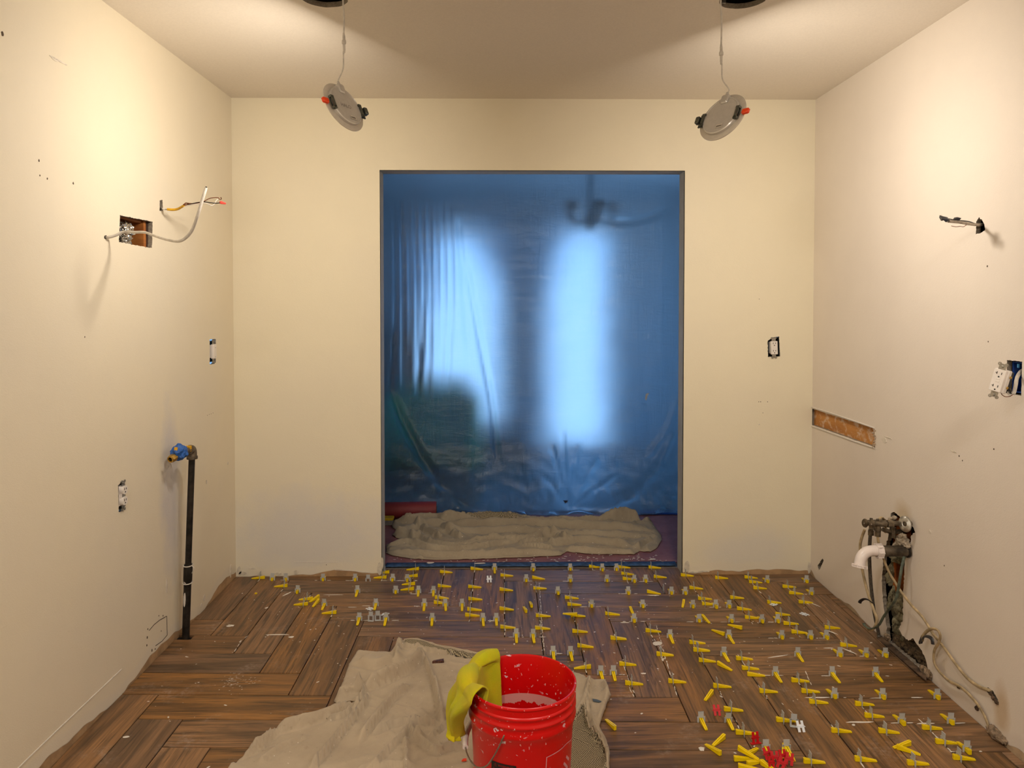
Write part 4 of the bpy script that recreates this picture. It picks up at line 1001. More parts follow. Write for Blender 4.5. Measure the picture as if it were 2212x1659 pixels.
#PART2
# ------------------------------------------------------------------ the two recessed lights hanging by their cords
def puck(name_label, center, emit, hole_top, conn_px, spring_side, texts):
    em = Vector(emit).normalized(); bn = -em
    upv = (Vector((0, 0, 1))-bn*bn.z).normalized()
    c = empty('hanging_downlight', center, name_label, 'downlight')
    Mf = frame((0, 0, 0), bn, (0, 0, 1))
    Rr = 0.0885
    m = MB(); m.lathe([(0.060, -0.001), (Rr-0.003, -0.004), (Rr, -0.0015), (Rr, 0.001), (Rr-0.003, 0.003), (0.070, 0.0045), (0.060, 0.0045)], 56, Mf, close=True); m.build('trim_ring', M_lampflange, c)
    m = MB(); m.lathe([(0.0, 0.0), (0.071, 0.0), (0.070, 0.013), (0.067, 0.0155), (0.0645, 0.0155), (0.0635, 0.0145), (0.0, 0.0145)][1:-1]+[(0.001, 0.0145)], 56, Mf); m.build('housing', M_lampgrey, c)
    m = MB(); m.lathe([(0.074, -0.0048), (0.074, -0.0030), (0.0005, -0.0030), (0.0005, -0.0058)], 40, Mf, close=True); m.build('diffuser', M_lens, c)
    # cord inlet dome at the top of the back
    m = MB(); m.cbox((0, 0.062, 0.012), (0.030, 0.034, 0.020), 0.004, Mf); m.tube([(0, 0.072, 0.012), (0, 0.090, 0.014)], [0.007, 0.0045], 10, True, Mf); m.build('cord_inlet', M_lampgrey, c)
    # spring clips left and right
    for sx in (-1, 1):
        m = MB(); m.box((sx*0.066, -0.006, 0.010), (0.018, 0.046, 0.003), Mf); m.box((sx*0.068, 0.014, 0.015), (0.014, 0.008, 0.010), Mf); m.box((sx*0.068, -0.026, 0.015), (0.014, 0.008, 0.010), Mf)
        m.tube([(sx*0.068, y, 0.018) for y in (-0.024, 0.012)], 0.0055, 10, True, Mf)
        sp = m.build('spring_clip', M_darkspring, c)
        if sx == spring_side:
            m = MB(); m.cbox((sx*0.099, -0.006, 0.012), (0.026, 0.018, 0.010), 0.003, Mf); q = m.build('orange_sleeve', M_orange, sp); q['label'] = 'bright orange spring sleeve'
        else:
            m = MB(); m.cbox((sx*0.086, -0.006, 0.020), (0.016, 0.026, 0.014), 0.002, Mf); m.box((sx*0.078, -0.006, 0.012), (0.012, 0.05, 0.004), Mf); m.build('clip_bracket', M_darkspring, sp)
    m = MB(); m.box((0.012, -0.046, 0.0160), (0.026, 0.013, 0.0006), Mf); st = m.build('sticker', M_lampflange, c)
    m = MB()
    for k in range(9): m.box((0.002+k*0.0024, -0.046, 0.01645), (0.0009 if k % 3 else 0.0016, 0.006, 0.0003), Mf)
    stuff(m.build('printed_code', M_blackink, st))
    if texts:
        for txt, size, pos, rot in texts:
            cu = bpy.data.curves.new('lettering', 'FONT'); cu.body = txt; cu.size = size; cu.align_x = 'CENTER'; cu.resolution_u = 2
            to = bpy.data.objects.new('lettering', cu); COL.objects.link(to); bpy.context.view_layer.update()
            me = bpy.data.meshes.new_from_object(to.evaluated_get(bpy.context.evaluated_depsgraph_get())); bpy.data.objects.remove(to)
            me.transform(Mf @ Matrix.Translation((pos[0], pos[1], 0.01475)) @ Matrix.Rotation(rot, 4, 'Z')); me.materials.clear(); me.materials.append(M_ink)
            link('lettering', me, c)
    top = Mf @ Vector((0, 0.090, 0.014))
    C0 = Vector(center)
    hp_ = Vector(hole_top)-C0
    mid = px_y(*conn_px, center[1])-C0
    d = (hp_-mid).normalized()
    m = MB(); m.tube(spline([top, top+Vector((0.004, 0, 0.012)), top.lerp(mid, 0.35)+Vector((0.010*(1 if texts else -1), 0, 0)), top.lerp(mid, 0.75)+Vector((0.003*(1 if texts else -1), 0, 0)), mid-d*0.034], 6), 0.0024, 8); cd = m.build('cord', M_cord, c)
    m = MB(); m.tube(spline([mid+d*0.030, mid.lerp(hp_, 0.55)+Vector((0.002, 0, 0)), hp_, hp_+Vector((0.01, -0.01, 0.12))], 6), 0.0028, 8); m.build('cord', M_cord, c)
    Mc = frame(mid, d, (0, 1, 0))
    m = MB(); m.lathe([(0.0030, -0.034), (0.0036, -0.033), (0.0036, -0.030), (0.0030, -0.029), (0.0042, -0.026), (0.0042, -0.006), (0.0070, -0.004), (0.0074, 0.003), (0.0062, 0.008), (0.0048, 0.009), (0.0044, 0.024), (0.0034, 0.027), (0.0038, 0.030), (0.0030, 0.032)], 16, Mc)
    m.build('plug_connector', M_cord, c)
    # the light it gives, from its diffuser face
    area_light('downlight_glow', Vector(center)+em*0.0075, em, 0.14, PUCK_POWER, WARM)
    return c
dY = 2.50
pl = px_y(742, 232, dY); pr = px_y(1561, 254, dY-0.02)
hl = Vector((px_y(741, 12, dY).x, dY, CZ)); hr = Vector((px_y(1557, 22, dY-0.02).x, dY-0.02, CZ))
puck('hanging grey recessed downlight with orange clip on its left, left of the opening', pl, (-0.79, 0.45, -0.40), hl, (743, 92), -1, [('HALO', 0.019, (-0.004, -0.010), 0.0)])
puck('hanging grey recessed downlight with orange clip on its right, right of the opening', pr, (0.73, 0.53, -0.43), hr, (1558, 117), 1, [])

# ------------------------------------------------------------------ left wall fittings
cavity('duct_cavity', WX0-0.016-0.045, LW(293, 500).y, LW(293, 500).z, 0.09, 0.235, 0.125, wall_left, openside='+x')
a = LW(326, 508); m = MB(); m.box((WX0-0.016-0.030, a.y+0.005, a.z), (0.055, 0.050, 0.16)); o = m.build('stud', M_stud, wall_left); o['label'] = 'orange-brown stud inside the cut-out'
a = LW(293, 470); m = MB(); m.box((WX0-0.016-0.04, a.y, a.z+0.0), (0.06, 0.20, 0.020)); m.build('blocking', M_stud, wall_left)
a = LW(288, 503)
m = MB(); rs = random.Random(4)
for k in range(3):
    bmf = bmesh.new(); bmesh.ops.create_icosphere(bmf, subdivisions=4, radius=0.030)
    cen = Vector((WX0-0.030, a.y+(-0.030, 0.004, -0.020)[k], a.z+(0.004, 0.008, -0.026)[k]))
    for v in bmf.verts:
        n_ = v.co.normalized(); q = 1+0.42*noise.noise(n_*2.6+Vector((k*9, 0, 0)))+0.28*abs(noise.noise(n_*7+Vector((k*5, 0, 0))))
        v.co = Vector((n_.x*0.022, n_.y*0.034, n_.z*0.030))*q+cen
    b0 = len(m.v); m.v += [tuple(v.co) for v in bmf.verts]; bmf.verts.index_update(); m.f += [tuple(b0+v.index for v in f.verts) for f in bmf.faces]; bmf.free()
tag(m.build('foil_wad', M_foil, None, 10), 'crumpled silver foil wad stuffed in the square wall cut-out at left', 'foil')
for fn, p, sy, sz in ((LW, (348, 445), 0.06, 0.10), (LW, (228, 512), 0.05, 0.05)):
    q = fn(*p); cavity('cable_cavity', WX0-0.016-0.03, q.y, q.z, 0.06, sy, sz, wall_left, openside='+x')
def cable(name, pts, r, mat, label, cat='cable', n=10, flat=1.0, sub=8):
    P = [px_x(*p) if len(p) == 3 else Vector(p[0]) for p in pts]
    m = MB(); m.tube(spline(P, sub), r, n, flat=flat); o = m.build(name, mat)
    if label: tag(o, label, cat)
    return o, P
X0 = WX0
cab, P = cable('power_cable', [(226,513,X0-0.02),(231,513,X0+0.004),(248,509,X0+0.028),(268,501,X0+0.055),(290,502,X0+0.09),(312,502,X0+0.125),(330,508,X0+0.16),(358,517,X0+0.22),(385,521,X0+0.28),(402,513,X0+0.31),(416,495,X0+0.335),(428,462,X0+0.36),(437,432,X0+0.372),(445,406,X0+0.38)],
    0.0052, M_cord, 'stiff white cable poking out of the left wall and curving upward over the foil-filled cut-out', flat=0.7)
q = MB(); q.tube([P[-1], P[-1]+(P[-1]-P[-2]).normalized()*0.004], 0.0030, 8); q.build('cable_core', M_slot, cab)
# yellow cable with stripped conductors
e = empty('stripped_cable', LW(348, 452), 'yellow cable with stripped wires and red wire nut coming from slot in left wall', 'cable')
def cpx(name, pts, r, mat, parent, n=8, sub=8):
    P = [px_x(*p) for p in pts]; m = MB(); m.tube(spline(P, sub), r, n); return child(m, name, mat, parent)
cpx('sheath', [(346,449,X0-0.02),(352,451,X0+0.01),(360,452,X0+0.02),(364,452,X0+0.03)], 0.0040, M_cord, e)
o = cpx('sheath', [(361,452,X0+0.028),(374,453,X0+0.05),(385,451,X0+0.07),(397,444,X0+0.10)], 0.0050, simple('yellow_sheath', srgb(214, 164, 30), .5), e); o['label'] = 'yellow outer sheath'
for k in range(4):
    cpx('conductor', [(396,445-k,X0+0.098),(402,444-2*k,X0+0.105+0.004*k),(408,442-k,X0+0.115),(430,439+k%2,X0+0.15)], 0.0014, M_copper, e)
cpx('conductor', [(405,443,X0+0.11),(425,440,X0+0.145),(440,435,X0+0.17),(452,429,X0+0.19),(462,427,X0+0.205),(471,427,X0+0.215),(475,431,X0+0.22),(478,430,X0+0.222),(477,426,X0+0.222)], 0.0016, M_copper, e)
cpx('conductor', [(405,442,X0+0.11),(425,438,X0+0.145),(440,436,X0+0.17),(455,438,X0+0.195),(466,439,X0+0.21),(478,438,X0+0.225)], 0.0019, M_black, e)
cpx('conductor', [(404,444,X0+0.11),(425,441,X0+0.15),(444,439,X0+0.18),(456,444,X0+0.20),(462,442,X0+0.205),(467,434,X0+0.21),(471,430,X0+0.215)], 0.0019, M_cord, e)
P_ = [px_x(*p) for p in [(475,437,X0+0.222),(478,437.5,X0+0.226),(488,440,X0+0.243)]]; m = MB(); m.tube(P_, [0.0050, 0.0062, 0.0030], 10); o = child(m, 'wire_nut', M_rednut, e); o['label'] = 'red wire nut'

def receptacle(name, origin, nrm, up, label, style, tilt=0.0, box_mat=None, box=True, boxsize=(0.056, 0.096, 0.055), yoke_z=0.004, parent_depth=0.0):
    e = empty(name, origin, label, 'outlet' if style != 'switch' else 'wall switch')
    Mf = frame((0, 0, 0), nrm, up) @ Matrix.Rotation(tilt, 4, 'Z')
    if box:
        bx, by, bz = boxsize; t = 0.0025; z0 = -bz; zt = -0.003
        m = MB()
        for s in (-1, 1):
            m.box((s*bx/2, 0, (z0+zt)/2), (t, by, zt-z0), Mf); m.box((0, s*by/2, (z0+zt)/2), (bx, t, zt-z0), Mf)
        m.box((0, 0, z0), (bx, by, t), Mf); m.build('box', box_mat or M_tealbox, e)
    # mounting strap
    m = MB(); m.box((0, 0, yoke_z-0.0006), (0.020, 0.102, 0.0014), Mf)
    for s in (-1, 1):
        for sx in (-1, 1): m.lathe([(0.0022, -0.0008), (0.0052, -0.0008), (0.0052, 0.0008), (0.0022, 0.0008)], 12, Mf @ Matrix.Translation((sx*0.0095, s*0.0495, yoke_z)), close=True)
    st = m.build('mounting_strap', M_steel, e)
    for s in (-1, 1): m = MB(); m.lathe([(0.0005, 0.0034), (0.0032, 0.0026), (0.0034, 0.0008), (0.0005, 0.0006)], 12, Mf @ Matrix.Translation((0, s*0.0435, yoke_z))); m.build('screw', M_steel, st)
    def slots(face, cy, z, cx=0.0):
        for sx, h in ((-1, 0.0085), (1, 0.0068)): m = MB(); m.box((cx+sx*0.0062, cy+0.004, z), (0.0022, h, 0.0012), Mf); m.build('slot', M_slot, face)
        m = MB(); m.lathe([(0.0003, 0.0006), (0.0026, 0.0006), (0.0026, -0.0006), (0.0003, -0.0006)], 12, Mf @ Matrix.Translation((cx, cy-0.0065, z))); m.build('ground_hole', M_slot, face)
    if style == 'decora':
        m = MB(); m.cbox((0, 0, yoke_z+0.0025), (0.0335, 0.067, 0.011), 0.0016, Mf); fc = m.build('face', M_white, e)
        slots(fc, 0.019, yoke_z+0.0080); slots(fc, -0.019, yoke_z+0.0080)
        m = MB(); m.cbox((0, 0, -0.014), (0.034, 0.060, 0.026), 0.002, Mf); m.build('body', M_white, e)
    if style == 'blank':
        m = MB(); m.cbox((0, 0, yoke_z+0.0035), (0.0335, 0.067, 0.013), 0.0016, Mf); fc = m.build('face', M_white, e)
        for cy in (0.017, -0.026): m = MB(); m.lathe([(0.0003, 0.0005), (0.0016, 0.0005), (0.0016, -0.0005), (0.0003, -0.0005)], 10, Mf @ Matrix.Translation((0.002, cy, yoke_z+0.0102))); m.build('ground_hole', M_slot, fc)
        m = MB(); m.cbox((0, 0, -0.014), (0.034, 0.060, 0.026), 0.002, Mf); m.build('body', M_white, e)
    if style == 'duplex':
        for s in (-1, 1):
            pts = [(0.0165*math.cos(a), max(-0.0140, min(0.0140, 0.0172*math.sin(a)))+s*0.0195) for a in [2*math.pi*k/28 for k in range(28)]]
            m = MB(); m.prism(pts, -0.004, yoke_z+0.0065, Mf); fc = m.build('face', M_white, e, 50); slots(fc, s*0.0195, yoke_z+0.0068)
        m = MB(); m.cbox((0, 0, 0.0), (0.026, 0.018, 0.008), 0.001, Mf); m.box((0, 0, -0.015), (0.034, 0.070, 0.024), Mf); m.build('body', M_white, e)
    return e, Mf
q = LW(459, 759); receptacle('wall_outlet', (WX0-0.001, q.y, q.z), (1, 0, 0), (0, 0, 1), 'uncovered white outlet in a blue box on the left wall near the corner', 'blank', box_mat=M_tealbox)
q = LW(264, 1070); receptacle('wall_outlet', (WX0+0.0005, q.y, q.z), (1, 0, 0), (0, 0, 1), 'uncovered white double-round outlet low on the left wall in a ragged hole', 'duplex', R(-1.5), box_mat=simple('rusty_box', srgb(70, 62, 54), .7), boxsize=(0.05, 0.092, 0.055))
q = BW(1671, 751); receptacle('wall_outlet', (q.x, WY-0.001, q.z), (0, -1, 0), (0, 0, 1), 'uncovered white outlet in a black box on the back wall right of the opening', 'decora', R(2), box_mat=M_black, boxsize=(0.056, 0.100, 0.06))
# gas pipe with elbow and taped valve
b = Vector((fl(401, 1378).x, fl(401, 1378).y, -0.006)); yy = b.y
tp = px_y(415, 975, yy)
e = empty('gas_pipe', (b.x, b.y, 0), 'black iron gas pipe rising from the floor by the left wall to a blue-taped valve', 'pipe')
def lerp(p, q, t): return p+(q-p)*t
zc = lambda z: lerp(b, tp, (z-b.z)/(tp.z-b.z))
r = 0.0135
m = MB(); m.tube([zc(0.30), zc(tp.z-0.01)], r*0.93, 20); child(m, 'pipe', M_pipe, e)
m = MB(); m.tube([b, zc(0.262)], r*1.10, 20); child(m, 'pipe', M_pipe, e)
m = MB(); m.tube([zc(0.235), zc(0.242), zc(0.300), zc(0.308)], [r*1.15, r*1.30, r*1.30, r*1.1], 20); child(m, 'coupling', M_pipe, e)
for z in (0.232, 0.305):
    P = [zc(z)+Vector((math.cos(t)*r*1.38, math.sin(t)*r*1.38, 0.002*math.sin(t))) for t in [2*math.pi*k/20 for k in range(21)]]; m = MB(); m.tube(P, 0.0022, 6, False); o = child(m, 'wire_tie', M_cord, e)
m = MB(); m.tube(spline([zc(0.303)+Vector((r*1.3, -.004, 0)), zc(0.300)+Vector((r*1.9, -.006, -.006)), zc(0.285)+Vector((r*1.8, -.006, 0)), zc(0.272)+Vector((r*1.35, -.004, 0))], 5), 0.0018, 6); child(m, 'wire_tie', M_cord, e)
for z, h in ((0.165, 0.030), (0.243, 0.012)):
    m = MB(); vs = [zc(z+h*math.sin(a)+0.0)+Vector((0.0045*math.cos(a)-0.004, -r*1.13, 0)) for a in [2*math.pi*k/12 for k in range(12)]]
    m.add(vs+[v+Vector((0, 0.004, 0)) for v in vs], [tuple(range(12)), tuple(range(23, 11, -1))]+[(i, (i+1) % 12, 12+(i+1) % 12, 12+i) for i in range(12)]); child(m, 'paint_blob', M_mortar, e)
# elbow turns toward the viewer's left (along -x toward the wall, slightly forward)
ed = Vector((-0.05, -1, 0)).normalized()
P = [tp+Vector((0, 0, -0.022)), tp+Vector((0, 0, -0.004)), tp+Vector((0, 0, 0.008))+ed*0.006, tp+Vector((0, 0, 0.012))+ed*0.022]
m = MB(); m.tube(spline(P, 6), 0.0185, 18); m.lathe([(0.017, -0.006), (0.0215, -0.005), (0.0215, 0.006), (0.017, 0.007)], 20, Matrix.Translation(tp+Vector((0, 0, -0.026)))); child(m, 'elbow', M_elbow, e)
h0 = tp+Vector((0, 0, 0.012))+ed*0.020
m = MB(); m.tube([h0, h0+ed*0.05], 0.0115, 16); child(m, 'nipple', M_elbow, e)
m = MB(); m.box((0, 0, 0), (0.012, 0.022, 0.022), Matrix.Translation(h0+ed*0.012+Vector((0, 0, 0.006))) @ Matrix.Rotation(math.atan2(ed.y, ed.x), 4, 'Z')); o = child(m, 'tape_wrap', M_yelltag, e); o['label'] = 'yellow tape on the fitting'
bmf = bmesh.new(); bmesh.ops.create_icosphere(bmf, subdivisions=4, radius=1); cen = h0+ed*0.062+Vector((-0.012, 0, 0.000))
Mr = Matrix.Rotation(math.atan2(ed.y, ed.x), 4, 'Z')
for v in bmf.verts:
    n_ = v.co.normalized(); q = 1+0.20*noise.noise(n_*2.1)+0.10*noise.noise(n_*6); v.co = cen+Mr @ Vector((n_.x*0.036*q, n_.y*0.030*q, n_.z*0.033*q))
m = MB(); bmf.verts.index_update(); m.v = [tuple(v.co) for v in bmf.verts]; m.f = [tuple(v.index for v in f.verts) for f in bmf.faces]; bmf.free()
o = child(m, 'taped_valve', M_tapeblue, e, 20); o['label'] = 'valve body wrapped in crumpled blue tape'
m = MB(); Mh = frame(h0+ed*0.100+Vector((-0.020, 0, -0.014)), ed+Vector((-0.25, 0, -0.25)))
m.lathe([(0.010, -0.014), (0.0155, -0.012), (0.0155, 0.010), (0.0125, 0.014), (0.0095, 0.014), (0.0095, -0.010)], 6, Mh, close=True); m.lathe([(0.009, -0.012), (0.0135, -0.012), (0.0135, 0.0155), (0.0095, 0.0155), (0.009, -0.005)], 20, Mh, close=True); child(m, 'brass_nut', M_brass, e)
m = MB(); m.box(tuple(h0+ed*0.075+Vector((-0.012, -0.014, 0.020))), (0.012, 0.010, 0.012)); child(m, 'handle_stub', M_yelltag, e)
# loose wall details: caulk bead, nail holes, scored lines
m = MB(); m.tube(spline([LW(30, 1668), LW(110, 1590), LW(190, 1514), LW(262, 1446)], 10), 0.0022, 6); m.build('caulk_bead', M_mortar, wall_left)
m = MB()
def spot(fn, px, py, rx, rz, nx, seed, depth=0.0008):
    c = fn(px, py); n = 9; axis = 0 if fn in (LW, RW) else 1; s = 1 if fn is LW else -1; vs = []
    for k in range(n):
        a = 2*math.pi*k/n; rr = 1+0.5*noise.noise(Vector((k*1.7, seed, 0)))
        d = Vector((0, rx*rr*math.cos(a), rz*rr*math.sin(a))) if axis == 0 else Vector((rx*rr*math.cos(a), 0, rz*rr*math.sin(a)))
        vs.append(c+d)
    off = Vector((s*depth, 0, 0)) if axis == 0 else Vector((0, -depth, 0))
    m.add([v+off for v in vs]+[v-off for v in vs], [tuple(range(n)), tuple(range(2*n-1, n-1, -1))]+[(i, (i+1) % n, n+(i+1) % n, n+i) for i in range(n)])
for i, (fn, px, py, r_) in enumerate([(LW,84,347,2.2),(LW,86,379,1.6),(LW,102,386,2),(LW,158,396,2.4),(LW,318,1377,3),(LW,317,1394,2.5),(LW,319,1359,2),(LW,352,1330,2),(LW,343,1330,1.8),(LW,348,1363,1.5),(LW,335,1402,2),(LW,328,1405,3),(LW,5,73,4),(LW,183,728,1.5),(LW,448,897,1),(LW,452,895,1),(LW,456,894,1),(LW,460,892,1),
        (BW,1640,646,1.3),(BW,1639,868,1.4),(BW,1643,868,1.4),(BW,1658,868,1.4),(BW,1648,892,1.2),(RW,2133,575,2),(RW,2135,738,1.5),(RW,2040,1222,1.5),(RW,2147,970,1.8),(RW,2072,985,2),(RW,2079,995,1.5),(BW,705,1220,1.5)]):
    k = abs((fn(px+1, py)-fn(px, py)).length); spot(fn, px, py, r_*0.0013, r_*0.0017, 0, i)
stuff(m.build('nail_holes', simple('nail_hole_dark', srgb(96, 80, 64), .9), wall_left))
m = MB()
for i, (fn, px, py, rx, rz) in enumerate([(LW,492,1001,.006,.008),(LW,446,1041,.005,.010),(LW,498,1235,.010,.03),(LW,441,1292,.014,.014),(LW,435,1308,.01,.01),(BW,545,1228,.02,.004),(RW,2009,1149,.006,.006),(RW,1910,950,.02,.012),(RW,1918,945,.03,.002),(RW,2060,975,.02,.003),(BW,1640,917,.004,.003),(LW,360,1265,.006,.03),(LW,125,130,.05,.003),(LW,118,128,.02,.005)]): spot(fn, px, py, rx, rz, 0, i+50, 0.0016)
stuff(m.build('plaster_blobs', simple('dried_plaster', srgb(232, 222, 206), .8), wall_left))
m = MB()
def scratch(fn, pts, r):
    m.tube([fn(*p) for p in pts], r, 5)
scratch(LW, [(322,1362),(332,1350),(344,1340),(360,1331)], .0013); scratch(LW, [(360,1331),(361,1372)], .0013); scratch(LW, [(361,1372),(350,1385),(336,1395)], .0013)
stuff(m.build('scored_lines', M_slot, wall_left))
# back wall: score line and torn edges by the left foot
m = MB(); m.tube([BW(636, 1214), BW(700, 1214.5), BW(730, 1215)], 0.0012, 5); m.tube([BW(694, 1215), BW(694, 1224)], 0.0010, 5)
m.tube([BW(722, 1225), BW(723, 1231), BW(760, 1233), BW(800, 1237)], 0.0016, 5); m.build('score_line', M_mortar, wall_back)
m = MB(); sd = 0
for px, py, rx, rz in [(640,1236,.012,.012),(600,1240,.02,.01),(517,1232,.012,.02),(525,1238,.02,.01),(820,1228,.012,.035),(826,1216,.006,.03),(1484,1222,.012,.03),(1500,1236,.03,.006),(1748,1226,.008,.03),(1520,1234,.03,.004)]:
    sd += 1; spot(BW, px, py, rx, rz, 0, sd, 0.003)
stuff(m.build('plaster_blobs', simple('torn_plaster', srgb(224, 214, 196), .85, bump=.5), wall_back))

# ------------------------------------------------------------------ right wall fittings
a = RW(1752, 900); bq = RW(1890, 946)
yA, yB = WY-0.002, bq.y-0.004
zt0 = RW(1820, 904).z; m = MB(); m.box((WX1+0.016+0.010, (yA+yB)/2, (RW(1752,882).z+RW(1890,966).z)/2), (0.022, abs(yA-yB)+0.03, 0.13)); o = m.build('ledger_board', M_ledger, wall_right); o['label'] = 'bare orange-brown board exposed in a slot of the wall'
m = MB()
for pts, r_ in (([(1749,878),(1800,894),(1850,911),(1890,925)], .0035), ([(1749,919),(1800,937),(1850,955),(1890,968)], .0035), ([(1748,880),(1749,918)], .004)):
    m.tube([RW(*p)+Vector((-0.001, 0, 0)) for p in pts], r_, 6)
m.build('slot_edge', M_mortar, wall_right)
m = MB()
for k in range(34):
    p = RW(1889+rnd.uniform(-2, 3), 926+k*1.2); m.tube([p, p+Vector((-rnd.uniform(.001, .008), rnd.uniform(-.006, .006), rnd.uniform(-.004, .004)))], rnd.uniform(.0010, .003), 5)
stuff(m.build('plaster_crumbs', simple('crumbly_plaster', srgb(190, 170, 146), .9), wall_right))
q = RW(2118, 488); cavity('cable_cavity', WX1+0.016+0.03, q.y, q.z, 0.06, 0.10, 0.12, wall_right, M_slot, '-x')
q = RW(2147, 1504); cavity('cable_cavity', WX1+0.016+0.03, q.y, q.z+0.005, 0.06, 0.10, 0.10, wall_right, M_slot, '-x')
q = RW(1772, 1220); cavity('mouse_hole_cavity', WX1+0.016+0.02, q.y, q.z, 0.04, 0.10, 0.10, wall_right, M_slot, '-x')
X1 = WX1
e = empty('capped_cable', RW(2116, 487), 'short grey cable stub with black taped ends poking out of the right wall', 'cable')
cpx('sheath', [(2122,485,X1+0.02),(2114,486,X1-0.01),(2095,484,X1-0.055),(2072,480,X1-0.105),(2049,478,X1-0.15)], 0.0050, simple('grey_cable', srgb(186, 172, 156), .6, var=.15), e)
cpx('conductor', [(2122,483,X1+0.02),(2110,484,X1-0.01),(2094,479,X1-0.055),(2080,477,X1-0.08),(2066,476,X1-0.11),(2050,473,X1-0.145),(2044,472,X1-0.155)], 0.0018, M_black, e)
cpx('conductor', [(2110,485,X1-0.012),(2096,486,X1-0.05),(2088,486,X1-0.07),(2081,490,X1-0.08),(2074,489,X1-0.095),(2065,490,X1-0.11),(2055,488,X1-0.13)], 0.0010, M_copper, e)
def tape_bit(pts, x, th, name='tape_end'):
    P = [px_x(px, py, x) for px, py in pts]; m = MB(); n = len(P); c = sum(P, Vector())/n; N_ = (P[1]-P[0]).cross(P[2]-P[0]).normalized()*th
    m.add([p+N_*0.3 for p in P]+[p-N_*0.3 for p in P]+[c+N_, c-N_], [(i, (i+1) % n, 2*n) for i in range(n)]+[(n+(i+1) % n, n+i, 2*n+1) for i in range(n)]+[(i, n+i, n+(i+1) % n, (i+1) % n) for i in range(n)])
    return child(m, name, M_etape, e, 25)
tape_bit([(2031,465),(2036,467),(2045,469),(2050,474),(2047,478),(2044,480),(2040,475),(2034,477),(2030,470)], X1-0.158, 0.007)
tape_bit([(2059,474),(2062,470),(2068,469),(2076,471),(2072,476),(2066,476)], X1-0.115, 0.004)
# dangling receptacle and its blue box
q = RW(2192, 816); cavity('box_cavity', WX1+0.016+0.045, q.y, q.z, 0.09, 0.10, 0.14, wall_right, M_slot, '-x')
hb = [RW(2183, 783), RW(2209, 852)]; ya, yb = RW(2181, 800).y, RW(2210, 800).y
e = empty('electrical_box', RW(2195, 816), 'deep blue electrical box open in the right wall behind the dangling outlet', 'electrical box')
m = MB(); yc = (ya+yb)/2-0.003; w = abs(ya-yb)+0.006; hgt = RW(2190, 784).z-RW(2190, 848).z; zc_ = RW(2190, 815).z
for s in (-1, 1):
    m.box((X1+0.045, yc+s*w/2, zc_), (0.07, 0.003, hgt)); m.box((X1+0.045, yc, zc_+s*hgt/2), (0.07, w, 0.003))
m.box((X1+0.081, yc, zc_), (0.003, w, hgt)); child(m, 'shell', M_blue, e)
m = MB(); m.tube([(X1+0.012, yc+0.01, zc_+hgt/2-0.004), (X1+0.012, yc+0.01, zc_+hgt/2-0.016)], 0.004, 8); m.tube([(X1+0.012, yc-0.01, zc_-hgt/2+0.004), (X1+0.012, yc-0.01, zc_-hgt/2+0.014)], 0.004, 8); child(m, 'screw_post', simple('light_blue_plastic', srgb(70, 140, 190), .5), e)
gp = px_x(2158, 822, X1-0.105)
gn = Vector((-0.86, -0.50, 0.12)).normalized()
g, Mg = receptacle('dangling_outlet', gp, gn, (0.25, -0.1, 1), 'white tamper outlet dangling from wires beside the blue box at right edge', 'none', box=False)
g['category'] = 'outlet'; g['label'] = 'white two-socket outlet dangling by its wires beside the blue wall box'
m = MB(); m.cbox((0, 0, 0.004), (0.0335, 0.067, 0.013), 0.0012, Mg); fc = m.build('face', M_white, g)
for cy in (0.022, -0.017):
    m = MB(); m.box((-0.0066, cy, 0.0108), (0.0018, 0.0075, 0.0008), Mg); m.box((-0.0088, cy, 0.0108), (0.0040, 0.0016, 0.0008), Mg); m.build('slot', M_slot, fc)
    m = MB(); m.box((0.0066, cy, 0.0108), (0.0018, 0.0065, 0.0008), Mg); m.build('slot', M_slot, fc)
    m = MB(); m.lathe([(0.0003, 0.0005), (0.0022, 0.0005), (0.0022, -0.0005), (0.0003, -0.0005)], 12, Mg @ Matrix.Translation((0.001, cy-0.0105, 0.0108))); m.build('ground_hole', M_slot, fc)
for cy in (0.0045, -0.0025): m = MB(); m.cbox((0.001, cy, 0.0108), (0.011, 0.0045, 0.0014), 0.0004, Mg); m.build('test_button', M_white, fc)
m = MB(); m.cbox((0, 0, -0.009), (0.040, 0.070, 0.016), 0.002, Mg); m.build('body', M_white, g)
m = MB(); m.cbox((0, 0, -0.024), (0.038, 0.064, 0.016), 0.002, Mg); m.build('rear_body', M_black, g)
for cy in (0.016, -0.016): m = MB(); m.lathe([(0.0005, 0.004), (0.004, 0.003), (0.004, 0), (0.0005, 0)], 10, Mg @ Matrix.Translation((0.020, cy, -0.014)) @ Matrix.Rotation(math.pi/2, 4, 'Y')); m.build('terminal_screw', M_brass, g)
e = empty('outlet_feed_cable', px_x(2203, 800, X1+0.03), 'white cable arching out of the blue box to the dangling outlet', 'cable')
cpx('sheath', [(2212,798,X1+0.05),(2204,804,X1+0.015),(2197,816,X1-0.02),(2194,832,X1-0.045),(2191,846,X1-0.06),(2188,851,X1-0.065)], 0.0055, M_cord, e)
cpx('conductor', [(2189,851,X1-0.065),(2182,856,X1-0.075),(2172,857,X1-0.08),(2165,853,X1-0.09),(2163,850,X1-0.09)], 0.0011, M_copper, e)
cpx('conductor', [(2189,851,X1-0.066),(2183,849,X1-0.072),(2181,842,X1-0.075),(2178,840,X1-0.08)], 0.0016, M_black, e)
cpx('conductor', [(2190,850,X1-0.066),(2180,853,X1-0.075),(2176,846,X1-0.08)], 0.0016, M_cord, e)

